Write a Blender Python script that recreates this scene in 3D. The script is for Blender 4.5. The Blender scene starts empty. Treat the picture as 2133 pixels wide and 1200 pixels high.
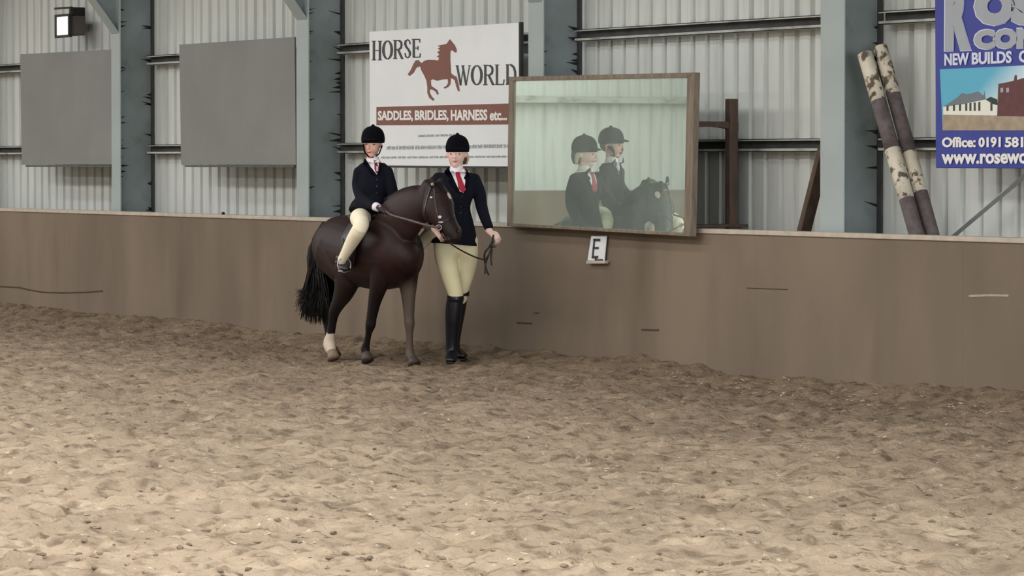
import bpy, bmesh, math, random
import numpy as np
from mathutils import Vector, Matrix
from mathutils.bvhtree import BVHTree
from mathutils.geometry import delaunay_2d_cdt
random.seed(7); rng = np.random.RandomState(7)
S = bpy.context.scene
COL = S.collection

# ------------------------------------------------------------------ camera, world, lights, exposure
W_, H_, F = 2133.0, 1200.0, 8000.0
CH = 1.5                                   # eye height of the photographer
SI, CO = 0.4790, 0.8778                    # angle between the view and the long wall
HOR = 336.0                                # horizon row
PITCH = math.atan((600 - HOR) / F)
fwd = Vector((-CO * math.cos(PITCH), SI * math.cos(PITCH), -math.sin(PITCH)))
rgt = Vector((SI, CO, 0)).normalized()
upv = rgt.cross(fwd).normalized()
CAM = Vector((0, 0, CH))
cd = bpy.data.cameras.new('camera'); cam = bpy.data.objects.new('camera', cd); COL.objects.link(cam)
M3 = Matrix((rgt, upv, -fwd)).transposed()
cam.matrix_world = Matrix.Translation(CAM) @ M3.to_4x4()
cd.sensor_width = 36; cd.lens = 36 * F / W_; cd.clip_end = 200
S.camera = cam
S.view_settings.view_transform = 'Standard'; S.view_settings.look = 'None'
S.view_settings.gamma = 1; S.view_settings.use_curve_mapping = False
S.view_settings.exposure = 0.14
wd = bpy.data.worlds.new('world'); S.world = wd; wd.use_nodes = True
wd.node_tree.nodes['Background'].inputs[0].default_value = (.75, .85, 1, 1)
wd.node_tree.nodes['Background'].inputs[1].default_value = 0.6
def area(name, loc, sx, sy, power, color=(1, .97, .93), tgt=None):
    l = bpy.data.lights.new(name, 'AREA'); l.shape = 'RECTANGLE'; l.size = sx; l.size_y = sy
    l.energy = power; l.color = color
    o = bpy.data.objects.new(name, l); COL.objects.link(o); o.location = loc
    if tgt is not None:
        o.rotation_euler = (Vector(tgt) - Vector(loc)).to_track_quat('-Z', 'Y').to_euler()
    return o
# rooflight strips running the length of the arena
area('rooflight_near', (-25, -1.0, 5.35), 56, 1.6, 3000, (1, .975, .94))
area('rooflight_middle', (-25, 4.6, 6.2), 56, 1.6, 3000, (1, .975, .94))
area('rooflight_far', (-24, 10.2, 5.3), 52, 1.3, 1300, (.95, .98, 1))
# added bluish fill lamp before the closed near end wall, brightens the column webs
area('near_end_fill', (2.4, 8.5, 2.1), 9, 3.6, 1500, (.90, .96, 1), (-30, 12.5, 1.2))

# ------------------------------------------------------------------ projection helpers (pixels of the photograph -> points in the arena)
def ray(px, py):
    return (fwd * F + rgt * (px - W_ / 2) + upv * (H_ / 2 - py)).normalized()
def at(px, py, Y):
    d = ray(px, py); return CAM + d * (Y / d.y)
def atd(px, py, Zc):
    d = ray(px, py); h = Vector((fwd.x, fwd.y, 0)).normalized()
    return CAM + d * (Zc / d.dot(h))
def ground(px, py, z=0.0):
    d = ray(px, py); return CAM + d * ((z - CH) / d.z)

# ------------------------------------------------------------------ materials
def lin(c):
    return tuple((x / 255 / 12.92 if x / 255 <= .04045 else ((x / 255 + .055) / 1.055) ** 2.4) for x in c) + (1,)
MATS = {}
def mat(name, rgb, rough=.8, var=.15, scale=6, bump=0, bscale=60, metal=0, stretch=(1, 1, 1), rgb2=None, detail=5, coat=0, spec=None):
    if name in MATS: return MATS[name]
    m = bpy.data.materials.new(name); m.use_nodes = True; N = m.node_tree; L = N.links
    b = N.nodes['Principled BSDF']; b.inputs['Roughness'].default_value = rough; b.inputs['Metallic'].default_value = metal
    if spec is not None: b.inputs['Specular IOR Level'].default_value = spec
    c = lin(rgb)
    c2 = lin(rgb2) if rgb2 else tuple(x * (1 - var) for x in c[:3]) + (1,)
    c1 = c if rgb2 else tuple(min(1, x * (1 + var)) for x in c[:3]) + (1,)
    tc = N.nodes.new('ShaderNodeTexCoord'); mp = N.nodes.new('ShaderNodeMapping'); mp.inputs['Scale'].default_value = stretch
    L.new(tc.outputs['Object'], mp.inputs[0])
    n = N.nodes.new('ShaderNodeTexNoise'); n.inputs['Scale'].default_value = scale; n.inputs['Detail'].default_value = detail
    L.new(mp.outputs[0], n.inputs['Vector'])
    r = N.nodes.new('ShaderNodeValToRGB'); r.color_ramp.elements[0].position = .36; r.color_ramp.elements[1].position = .64
    r.color_ramp.elements[0].color = c2; r.color_ramp.elements[1].color = c1
    L.new(n.outputs[0], r.inputs[0]); L.new(r.outputs[0], b.inputs['Base Color'])
    if bump:
        n2 = N.nodes.new('ShaderNodeTexNoise'); n2.inputs['Scale'].default_value = bscale; n2.inputs['Detail'].default_value = 4
        L.new(mp.outputs[0], n2.inputs['Vector'])
        bp = N.nodes.new('ShaderNodeBump'); bp.inputs['Strength'].default_value = bump; bp.inputs['Distance'].default_value = .01
        L.new(n2.outputs[0], bp.inputs['Height']); L.new(bp.outputs[0], b.inputs['Normal'])
    MATS[name] = m; return m
def mix_noise(m, rgb, scale, lo, hi, stretch=(1, 1, 1), amount=1.0):
    """lay blotches of a second colour over a material made by mat()"""
    N = m.node_tree; L = N.links; b = N.nodes['Principled BSDF']
    src = b.inputs['Base Color'].links[0].from_socket
    tc = N.nodes.new('ShaderNodeTexCoord'); mp = N.nodes.new('ShaderNodeMapping'); mp.inputs['Scale'].default_value = stretch
    L.new(tc.outputs['Object'], mp.inputs[0])
    n = N.nodes.new('ShaderNodeTexNoise'); n.inputs['Scale'].default_value = scale; n.inputs['Detail'].default_value = 6
    L.new(mp.outputs[0], n.inputs['Vector'])
    r = N.nodes.new('ShaderNodeMapRange'); r.inputs[1].default_value = lo; r.inputs[2].default_value = hi; r.inputs[4].default_value = amount
    L.new(n.outputs[0], r.inputs[0])
    mx = N.nodes.new('ShaderNodeMix'); mx.data_type = 'RGBA'
    L.new(r.outputs[0], mx.inputs[0]); L.new(src, mx.inputs[6]); mx.inputs[7].default_value = lin(rgb)
    L.new(mx.outputs[2], b.inputs['Base Color'])
    return m

m_clad = mat('painted_cladding', (203, 207, 204), .55, .05, 1.2, stretch=(3, 1, .25))
mix_noise(m_clad, (164, 166, 162), 2.2, .5, .75, (5, 1, .35), .6)
m_rail = mat('galvanised_rail', (178, 180, 174), .5, .12, 3)
mix_noise(m_rail, (95, 86, 78), 4, .5, .7, (1, 1, 3), .7)
m_flange = mat('grey_column_paint', (158, 168, 168), .6, .05, 2)
m_web = mat('grey_green_column_paint', (136, 147, 149), .65, .08, 3, rgb2=(122, 132, 132))
m_gapshade = mat('painted_gap_shade', (62, 64, 64), .8, .2, 8)  # dark tone that paints shade into column gaps and rail channels
mix_noise(m_web, (96, 98, 96), 5, .56, .74, (1, 1, 1), .5)
m_dirt = mat('black_grime', (34, 33, 34), .95, .3, 30)
m_kick = mat('weathered_kickboard', (127, 112, 96), .9, .05, .9, bump=.12, bscale=30, stretch=(1, 1, .5), rgb2=(110, 97, 83))
mix_noise(m_kick, (94, 80, 68), .9, .52, .75, (1.5, 1, .4), .7)
m_cap = mat('dusty_cap_rail', (186, 174, 160), .8, .1, 10)
m_scuff_d = mat('dark_scuff', (70, 58, 48), .95, .2, 20)
m_scuff_l = mat('pale_scuff', (170, 156, 138), .95, .1, 20)
m_board = mat('grey_board', (131, 133, 129), .75, .04, 1.2, rgb2=(123, 125, 122), bump=.05, bscale=80)
m_boardb = mat('board_edge', (84, 84, 82), .8)
m_roof = mat('roof_sheet', (176, 178, 174), .8, .05, 2)
m_white = mat('white_sign_face', (226, 229, 232), .45, .02, 3)
m_signedge = mat('dark_sign_edge', (46, 44, 46), .7)
m_black = mat('sign_black', (62, 62, 66), .6, .1)
m_brown = mat('sign_brown', (122, 78, 68), .6, .05)
m_lightink = mat('sign_white_ink', (228, 226, 224), .5, .02)
m_greyink = mat('sign_grey_ink', (163, 170, 174), .5, .05, 40)
m_blue = mat('sign_blue', (42, 54, 142), .45, .05, 4)
m_lilac = mat('sign_lilac_ink', (206, 210, 232), .5, .02)
m_greylet = mat('sign_grey_letter', (158, 163, 172), .5, .03)
m_wood = mat('weathered_brown_wood', (122, 110, 96), .85, .2, 5, stretch=(6, 6, 1), bump=.2, bscale=40)
m_wood_d = mat('dark_brown_wood', (84, 68, 58), .9, .2, 5, stretch=(6, 6, 1), bump=.2, bscale=40)
m_polew = mat('peeling_white_paint', (205, 196, 178), .8, .06, 20)
mix_noise(m_polew, (84, 70, 58), 17, .52, .60, (1, 1, 1), .95)
m_poled = mat('faded_dark_paint', (104, 94, 96), .85, .12, 20, rgb2=(84, 74, 74))
m_lampbody = mat('lamp_housing', (84, 78, 74), .6, .1)
m_lampdark = mat('lamp_frame', (36, 33, 33), .6, .1)
m_brace = mat('grey_brace', (176, 178, 176), .7, .1)

# pony and riders
m_coat = mat('bay_coat', (42, 18, 15), .55, .1, 5, rgb2=(27, 11, 10), bump=.08, bscale=180, spec=.28)
m_coatleg = mat('black_leg_coat', (15, 9, 9), .6, .2, 8, spec=.3)
m_dusty = mat('dusty_foreleg', (72, 56, 47), .8, .15, 9, rgb2=(48, 34, 30))
m_sock = mat('white_sock', (206, 190, 172), .9, .08, 30, rgb2=(166, 148, 128), bump=.4, bscale=120)
m_hoof = mat('pale_hoof', (124, 106, 90), .7, .12, 30)
m_hoofd = mat('dark_hoof', (60, 48, 42), .6, .12, 30)
m_mane = mat('black_mane_hair', (11, 8, 9), .6, .3, 30, spec=.25)
m_muzzle = mat('muzzle_skin', (52, 38, 36), .6, .12, 30)
m_star = mat('white_star_hair', (190, 170, 160), .9, .1, 30)
m_eye = mat('glossy_eye', (8, 6, 7), .1, .1)
m_leather = mat('black_leather', (14, 11, 12), .4, .2, 30)
m_rein = mat('worn_brown_rein', (84, 68, 68), .5, .15, 40)
m_buckle = mat('steel_buckle', (176, 166, 162), .4, .05, metal=.6)
m_skin = mat('skin', (226, 176, 160), .5, .05, 20)
m_skin_pale = mat('pale_skin', (230, 192, 180), .5, .05, 20)
m_jacket = mat('navy_wool', (13, 14, 27), .9, .15, 40, bump=.1, bscale=200, spec=.2)
m_lapel = mat('navy_velvet', (9, 9, 19), .95, .15, 40, spec=.1)
m_velvet = mat('black_velvet', (7, 7, 15), .95, .2, 60, spec=.12)
m_breech = mat('cream_breeches', (226, 216, 178), .85, .03, 8, bump=.08, bscale=50)
m_breech2 = mat('pale_cream_breeches', (242, 232, 206), .85, .03, 8, bump=.08, bscale=50)
m_shirt = mat('white_shirt', (232, 224, 230), .8, .02, 20)
m_tie = mat('red_tie', (158, 22, 48), .7, .1, 60)
m_tiedark = mat('dark_red_tie', (104, 22, 42), .7, .1, 60)
m_tiepale = mat('pale_tie_end', (198, 172, 180), .7, .1, 60)
m_boot = mat('black_riding_boot', (13, 13, 24), .38, .15, 15)
m_glove = mat('dark_glove', (50, 42, 50), .8, .1, 50)
m_hair = mat('fair_hair', (196, 178, 158), .7, .1, 40)
m_hairb = mat('brown_hair', (84, 58, 48), .7, .1, 40)
m_lip = mat('lip', (176, 84, 84), .5, .05)
m_brow = mat('eye_shade', (84, 52, 48), .7, .05)

def glass_mirror():
    m = bpy.data.materials.new('dusty_mirror'); m.use_nodes = True; N = m.node_tree; L = N.links
    b = N.nodes['Principled BSDF']; b.inputs['Metallic'].default_value = 1; b.inputs['Roughness'].default_value = .012
    b.inputs['Base Color'].default_value = (.86, .98, .91, 1)
    d = N.nodes.new('ShaderNodeBsdfDiffuse')
    d.inputs[0].default_value = lin((204, 220, 210))
    tc = N.nodes.new('ShaderNodeTexCoord'); n = N.nodes.new('ShaderNodeTexNoise'); n.inputs['Scale'].default_value = 1.5; n.inputs['Detail'].default_value = 6
    L.new(tc.outputs['Object'], n.inputs['Vector'])
    r = N.nodes.new('ShaderNodeMapRange'); r.inputs[1].default_value = .3; r.inputs[2].default_value = .8; r.inputs[3].default_value = .16; r.inputs[4].default_value = .34
    L.new(n.outputs[0], r.inputs[0])
    mx = N.nodes.new('ShaderNodeMixShader'); L.new(r.outputs[0], mx.inputs[0]); L.new(b.outputs[0], mx.inputs[1]); L.new(d.outputs[0], mx.inputs[2])
    L.new(mx.outputs[0], N.nodes['Material Output'].inputs[0]); return m
m_mirror = glass_mirror()
def lamp_glass():
    m = bpy.data.materials.new('glowing_lamp_glass'); m.use_nodes = True; b = m.node_tree.nodes['Principled BSDF']
    b.inputs['Base Color'].default_value = (.9, .9, .85, 1); b.inputs['Emission Color'].default_value = (1, .97, .88, 1)
    b.inputs['Emission Strength'].default_value = .6; return m  # glass given a mild glow of its own
m_lampglass = lamp_glass()

# ------------------------------------------------------------------ object helpers
BASE = {}
def tag(o, label=None, cat=None, group=None, kind=None):
    if label: o['label'] = label
    if cat: o['category'] = cat
    if group: o['group'] = group
    if kind: o['kind'] = kind
    return o
def empty(name, loc, label=None, cat=None, group=None, kind=None):
    o = bpy.data.objects.new(name, None); COL.objects.link(o); o.location = loc; o.empty_display_size = .1
    BASE[o] = Vector(loc); return tag(o, label, cat, group, kind)
def link(name, me, mats, parent=None, smooth=False, base=None):
    """me is in world coordinates; store it relative to the thing's base"""
    if parent is not None: base = BASE[parent]
    elif base is None:
        co = np.empty(len(me.vertices) * 3); me.vertices.foreach_get('co', co); co = co.reshape(-1, 3)
        mn, mx = co.min(0), co.max(0); base = Vector(((mn[0] + mx[0]) / 2, (mn[1] + mx[1]) / 2, mn[2]))
    me.transform(Matrix.Translation(-base))
    o = bpy.data.objects.new(name, me); COL.objects.link(o); BASE[o] = base
    if parent is not None: o.parent = parent
    else: o.location = base
    if not isinstance(mats, (list, tuple)): mats = [mats]
    for m in mats: me.materials.append(m)
    if smooth: me.polygons.foreach_set('use_smooth', [True] * len(me.polygons))
    me.name = name
    return o
def mesh(vf):
    me = bpy.data.meshes.new('m'); me.from_pydata([tuple(v) for v in vf[0]], [], vf[1]); me.update(); return me
def join(parts):
    V, Fc = [], []
    for v, f in parts:
        n = len(V); V += [tuple(x) for x in v]; Fc += [tuple(i + n for i in q) for q in f]
    return V, Fc
BOXF = [(0, 3, 2, 1), (4, 5, 6, 7), (0, 1, 5, 4), (1, 2, 6, 5), (2, 3, 7, 6), (3, 0, 4, 7)]
def box(x0, x1, y0, y1, z0, z1):
    return [(x0, y0, z0), (x1, y0, z0), (x1, y1, z0), (x0, y1, z0), (x0, y0, z1), (x1, y0, z1), (x1, y1, z1), (x0, y1, z1)], BOXF
def bevel(me, w=.004, seg=1):
    bm = bmesh.new(); bm.from_mesh(me); bmesh.ops.bevel(bm, geom=bm.edges, offset=w, segments=seg, affect='EDGES'); bm.to_mesh(me); bm.free(); return me
def bar(a, b, w, h, up=Vector((0, 0, 1))):
    a, b = Vector(a), Vector(b); t = (b - a).normalized(); s = t.cross(up).normalized(); u = s.cross(t).normalized()
    v = []
    for p in (a, b):
        for i, j in ((-1, -1), (1, -1), (1, 1), (-1, 1)): v.append(p + s * i * w / 2 + u * j * h / 2)
    return v, [(0, 1, 2, 3), (7, 6, 5, 4), (0, 4, 5, 1), (1, 5, 6, 2), (2, 6, 7, 3), (3, 7, 4, 0)]
def quadslab(q, Y, th):
    """a slab in a plane parallel to the wall whose front corners fall on 4 pixels (TL,TR,BR,BL)"""
    f = [at(px, py, Y) for px, py in q]; b = [p + Vector((0, th, 0)) for p in f]
    return f + b, [(3, 2, 1, 0), (4, 5, 6, 7), (0, 1, 5, 4), (1, 2, 6, 5), (2, 3, 7, 6), (3, 0, 4, 7)]
def flatpoly(pts, Y, th=.002):
    """printed shape: polygon given in pixels laid in the sign plane"""
    n = len(pts)
    r = delaunay_2d_cdt([Vector(p) for p in pts], [], [list(range(n))], 1, 1e-6)
    f = [at(v.x, v.y, Y) for v in r[0]]
    nf = len(f); faces = [tuple(q) for q in r[2]]
    V = f + [p + Vector((0, th, 0)) for p in f]
    F2 = faces + [tuple(i + nf for i in reversed(q)) for q in faces]
    es = {}
    for q in faces:
        for i in range(len(q)):
            e = (q[i], q[(i + 1) % len(q)]); es[e] = 1
    for (a, b2) in list(es):
        if (b2, a) not in es: F2.append((b2, a, a + nf, b2 + nf))
    return V, F2
def strokes(lines, Y, th=.002):
    """lines: list of (polyline px, width px or (w0,w1))"""
    out = []
    for pl, w in lines:
        for i in range(len(pl) - 1):
            a, b = Vector(pl[i]), Vector(pl[i + 1]); d = (b - a)
            if d.length < 1e-6: continue
            d.normalize(); n = Vector((-d.y, d.x)) * w / 2
            e = d * w * .18 if len(pl) > 2 else d * 0
            out.append(flatpoly([a - e + n, b + e + n, b + e - n, a - e - n], Y, th))
    return join(out)
def textmesh(s, quad, Y, th=.003, offset=0.0, spacing=1.0):
    cu = bpy.data.curves.new('t', 'FONT'); cu.body = s; cu.size = 1; cu.offset = offset; cu.resolution_u = 3; cu.space_character = spacing
    ob = bpy.data.objects.new('t', cu); COL.objects.link(ob)
    dg = bpy.context.evaluated_depsgraph_get(); me = bpy.data.meshes.new_from_object(ob.evaluated_get(dg))
    bpy.data.objects.remove(ob); bpy.data.curves.remove(cu)
    co = np.array([v.co[:] for v in me.vertices]); mn = co.min(0); mx = co.max(0)
    TL, TR, BR, BL = [Vector(q) for q in quad]
    V = []
    for c in co:
        u = (c[0] - mn[0]) / (mx[0] - mn[0]); v = (c[1] - mn[1]) / (mx[1] - mn[1])
        p = (BL * (1 - u) + BR * u) * (1 - v) + (TL * (1 - u) + TR * u) * v
        V.append(at(p.x, p.y, Y))
    nf = len(V); faces = [tuple(p.vertices) for p in me.polygons]
    bpy.data.meshes.remove(me)
    es = set()
    for q in faces:
        for i in range(len(q)): es.add((q[i], q[(i + 1) % len(q)]))
    F2 = faces + [tuple(i + nf for i in reversed(q)) for q in faces] + [(b2, a, a + nf, b2 + nf) for a, b2 in es if (b2, a) not in es]
    return V + [p + Vector((0, th, 0)) for p in V], F2

# --- lofts and solids
def catmull(nodes, sub):
    P = [np.array(list(n[0]) + [n[1], n[2]], float) for n in nodes]
    out = []
    for i in range(len(P) - 1):
        p0 = P[i - 1] if i else 2 * P[0] - P[1]; p1, p2 = P[i], P[i + 1]; p3 = P[i + 2] if i + 2 < len(P) else 2 * P[-1] - P[-2]
        for k in range(sub):
            t = k / sub
            out.append(.5 * ((2 * p1) + (-p0 + p2) * t + (2 * p0 - 5 * p1 + 4 * p2 - p3) * t * t + (-p0 + 3 * p1 - 3 * p2 + p3) * t ** 3))
    out.append(P[-1])
    return [(Vector(o[:3]), max(o[3], .001), max(o[4], .001)) for o in out]
def loft(nodes, side=None, sub=4, seg=18, cap=True):
    """nodes: (centre, half width along side, half thickness across it)"""
    side = Vector(side) if side is not None else rgt
    N = catmull(nodes, sub) if sub > 1 else nodes
    if cap:                                    # rounded ends
        def ends(a, b, sgn):
            t = (a[0] - b[0]).normalized(); r = min(a[1], a[2]); o = []
            for ang in (30, 60, 82): o.append((a[0] + t * r * math.sin(math.radians(ang)) * .8, a[1] * math.cos(math.radians(ang)), a[2] * math.cos(math.radians(ang))))
            return o
        N = list(reversed(ends(N[0], N[1], 1))) + N + ends(N[-1], N[-2], 1)
    V, Fc = [], []
    for i, (c, a, b) in enumerate(N):
        p = N[max(i - 1, 0)][0]; q = N[min(i + 1, len(N) - 1)][0]; t = (q - p).normalized()
        s = (side - t * side.dot(t)); s = s.normalized() if s.length > 1e-4 else t.orthogonal().normalized()
        u = t.cross(s)
        for k in range(seg):
            th = 2 * math.pi * k / seg; V.append(c + s * (a * math.cos(th)) + u * (b * math.sin(th)))
    for i in range(len(N) - 1):
        for k in range(seg):
            k2 = (k + 1) % seg; Fc.append((i * seg + k, i * seg + k2, (i + 1) * seg + k2, (i + 1) * seg + k))
    Fc.append(tuple(reversed(range(seg)))); Fc.append(tuple((len(N) - 1) * seg + k for k in range(seg)))
    return V, Fc
def ell(c, rx, ry, rz, X=None, seg=14):
    """ellipsoid; X = (side, depth, up) axes"""
    A = X or (rgt, Vector((CO, -SI, 0)), Vector((0, 0, 1)))
    V, Fc = [], []
    n = 9
    for i in range(n):
        ph = math.pi * (i + .02) / (n - 1 + .04) - math.pi / 2
        for k in range(seg):
            th = 2 * math.pi * k / seg
            V.append(Vector(c) + A[0] * rx * math.cos(ph) * math.cos(th) + A[1] * ry * math.cos(ph) * math.sin(th) + A[2] * rz * math.sin(ph))
    for i in range(n - 1):
        for k in range(seg):
            k2 = (k + 1) % seg; Fc.append((i * seg + k, i * seg + k2, (i + 1) * seg + k2, (i + 1) * seg + k))
    Fc.append(tuple(reversed(range(seg)))); Fc.append(tuple((n - 1) * seg + k for k in range(seg)))
    return V, Fc
def solid(name, parts, voxel, smooth_it, mats, parent, cut=None, disp=0):
    base = BASE[parent] if parent is not None else Vector((0, 0, 0))
    V, Fc = join(parts); V = [Vector(v) - base for v in V]
    me = mesh((V, Fc)); bm = bmesh.new(); bm.from_mesh(me); bmesh.ops.recalc_face_normals(bm, faces=bm.faces); bm.to_mesh(me); bm.free()
    ob = bpy.data.objects.new('tmp', me); COL.objects.link(ob)
    md = ob.modifiers.new('r', 'REMESH'); md.mode = 'VOXEL'; md.voxel_size = voxel; md.adaptivity = 0
    if smooth_it:
        ms = ob.modifiers.new('s', 'SMOOTH'); ms.iterations = smooth_it; ms.factor = .5
    dg = bpy.context.evaluated_depsgraph_get(); me2 = bpy.data.meshes.new_from_object(ob.evaluated_get(dg))
    bpy.data.objects.remove(ob); bpy.data.meshes.remove(me)
    if cut:                                   # keep the side where cut(world point) is true
        bm = bmesh.new(); bm.from_mesh(me2)
        bmesh.ops.delete(bm, geom=[v for v in bm.verts if not cut(v.co + base)], context='VERTS'); bm.to_mesh(me2); bm.free()
    me2.transform(Matrix.Translation(base))
    me2.materials.clear()
    return link(name, me2, mats, parent, True, base=None if parent is not None else None)
def bvh(*obs):
    V, Fc = [], []
    for o in obs:
        n = len(V); V += [v.co + BASE[o] for v in o.data.vertices]; Fc += [tuple(i + n for i in p.vertices) for p in o.data.polygons]
    return BVHTree.FromPolygons(V, Fc)
def drape(pts, tree, off=.003, th=.003, step=2.0):
    """cut a patch by its outline and lay it on a surface that faces the aisle"""
    pts = [Vector(p) for p in pts]; n = len(pts)
    x0, x1 = min(p.x for p in pts), max(p.x for p in pts); y0, y1 = min(p.y for p in pts), max(p.y for p in pts)
    grid = []
    x = x0 + step / 2
    while x < x1:
        y = y0 + step / 2
        while y < y1: grid.append(Vector((x, y))); y += step
        x += step
    r = delaunay_2d_cdt(pts + grid, [], [list(range(n))], 1, 1e-5)
    hit = []; ds = []
    for v in r[0]:
        d = ray(v.x, v.y); h = tree.ray_cast(CAM, d)
        hit.append((d, h[3] if h[0] is not None else None))
        if h[0] is not None: ds.append(h[3])
    md = sorted(ds)[len(ds) // 2] if ds else 28.8
    keep = sorted(ds)[int(len(ds) * .1)] if ds else md
    P = [CAM + d * ((t if t is not None and abs(t - md) < .25 else md) - off) for d, t in hit]
    Q = [p + ray(v.x, v.y) * th for p, v in zip(P, r[0])]
    nf = len(P); faces = [tuple(q) for q in r[2]]; es = set()
    for q in faces:
        for i in range(len(q)): es.add((q[i], q[(i + 1) % len(q)]))
    return P + Q, faces + [tuple(i + nf for i in reversed(q)) for q in faces] + [(b2, a, a + nf, b2 + nf) for a, b2 in es if (b2, a) not in es]
def ribbon(pl, w):
    """outline of a strip of width w px along a px polyline"""
    P = [Vector(p) for p in pl]; L_, R_ = [], []
    for i, p in enumerate(P):
        d = (P[min(i + 1, len(P) - 1)] - P[max(i - 1, 0)]).normalized(); n = Vector((-d.y, d.x)) * w / 2
        L_.append(p + n); R_.append(p - n)
    return L_ + list(reversed(R_))
def oval(cx, cy, rx, ry, n=12, rot=0):
    return [(cx + rx * math.cos(2 * math.pi * k / n) * math.cos(rot) - ry * math.sin(2 * math.pi * k / n) * math.sin(rot),
             cy + rx * math.cos(2 * math.pi * k / n) * math.sin(rot) + ry * math.sin(2 * math.pi * k / n) * math.cos(rot)) for k in range(n)]

# ------------------------------------------------------------------ building dimensions (arena 20 m wide, long wall along X)
YK = 14.06                    # face of the kickboard wall
HK = 1.015
YF = 14.24                    # front flange of the columns
YC = 14.62                    # inner face of the cladding
YO = -5.9                     # opposite side
XL, XR = -54.0, 3.0
EAVE, RIDGE = 4.3, 6.6

# --- cladding sheets with box ribs; one sheet is 1 m wide
def sheet_profile(w=1.0, pitch=.2):
    pr = []; x = 0
    while x < w - 1e-6:
        pr += [(x, 0), (x + .135, 0), (x + .148, .034), (x + .187, .034)]; x += pitch
    pr.append((w, 0)); return pr
def sheet_mesh(h, w=1.0):
    pr = sheet_profile(w); V = []; Fc = []; n = len(pr)
    for z in (0, h):
        for x, y in pr: V.append((x, y, z))
    for z in (0, h):
        for x, y in pr: V.append((x, y + .003, z))
    for i in range(n - 1):
        Fc.append((i, i + 1, n + i + 1, n + i)); Fc.append((2 * n + i + 1, 2 * n + i, 3 * n + i, 3 * n + i + 1))
    return mesh((V, Fc))
def clad_wall(name, label, origin, angle, length, h):
    root = empty(name, origin, label, None, None, 'structure'); root.rotation_euler = (0, 0, angle)
    me = sheet_mesh(h); me.materials.append(m_clad); me.name = 'cladding_sheet'
    for i in range(int(round(length))):
        o = bpy.data.objects.new('cladding_sheet', me); COL.objects.link(o); o.parent = root
        o.location = (i, -.002 * (i % 2), 0)
    return root
wall_back = clad_wall('wall_back', 'pale ribbed metal cladding wall behind the brown kickboards', (XL, YC, 0), 0, XR - XL, EAVE)
wall_left = clad_wall('wall_left', 'pale ribbed metal end wall seen in the mirror', (XL, YO, 0), math.pi / 2, YC - YO, 6.7)
wall_right = clad_wall('wall_right', 'pale ribbed metal end wall behind the photographer', (XR, YC, 0), -math.pi / 2, YC - YO, 6.7)
wall_front = clad_wall('wall_front', 'pale ribbed metal long wall opposite', (XR, YO, 0), math.pi, XR - XL, EAVE)

# --- ceiling (pitched roof sheets)
YM = (YC + YO) / 2
V, Fc = join([([(XL, YO, EAVE), (XR, YO, EAVE), (XR, YM, RIDGE), (XL, YM, RIDGE), (XL, YO, EAVE + .1), (XR, YO, EAVE + .1), (XR, YM, RIDGE + .1), (XL, YM, RIDGE + .1)], BOXF),
              ([(XL, YM, RIDGE), (XR, YM, RIDGE), (XR, YC + .05, EAVE), (XL, YC + .05, EAVE), (XL, YM, RIDGE + .1), (XR, YM, RIDGE + .1), (XR, YC + .05, EAVE + .1), (XL, YC + .05, EAVE + .1)], BOXF)])
tag(link('ceiling', mesh((V, Fc)), m_roof), 'pitched roof of pale sheets over the arena', kind='structure')

# --- sand floor: one mesh, fine where the lens looks, coarse elsewhere
def vnoise(x, y, seed):
    r = np.random.RandomState(seed); T = r.rand(256, 256)
    xi = np.floor(x).astype(int); yi = np.floor(y).astype(int); fx = x - xi; fy = y - yi
    fx = fx * fx * (3 - 2 * fx); fy = fy * fy * (3 - 2 * fy)
    a = T[xi % 256, yi % 256]; b = T[(xi + 1) % 256, yi % 256]; c = T[xi % 256, (yi + 1) % 256]; d = T[(xi + 1) % 256, (yi + 1) % 256]
    return (a * (1 - fx) + b * fx) * (1 - fy) + (c * (1 - fx) + d * fx) * fy - .5
def sand_h(X, Y):
    h = .035 * vnoise(X * .55, Y * .55, 1) + .030 * vnoise(X * 2.1 + 7, Y * 2.1, 2) + .022 * vnoise(X * 5.3, Y * 5.3 + 3, 3)
    n4 = vnoise(X * 11.7, Y * 11.7, 4); n5 = vnoise(X * 23.0, Y * 23, 5)
    h += .034 * n4 + .015 * n5
    pit = np.clip(vnoise(X * 4.3 + 11, Y * 4.3, 6) - .22, 0, 1); h -= .10 * pit
    pit = np.clip(vnoise(X * 9.1 + 5, Y * 9.1, 9) - .26, 0, 1); h -= .20 * pit
    lump = np.clip(vnoise(X * 13.3, Y * 13.3 + 8, 10) - .28, 0, 1); h += .10 * lump
    bank = np.clip((Y - (YK - .55)) / .55, 0, 1); bank = bank * bank * (3 - 2 * bank)
    h += bank * (.055 + .05 * vnoise(X * .8, Y * 0 + 3, 8) + .0 * X)
    track = np.exp(-((Y - (YK - 1.1)) / .45) ** 2); h -= .03 * track
    return h - .005
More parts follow.
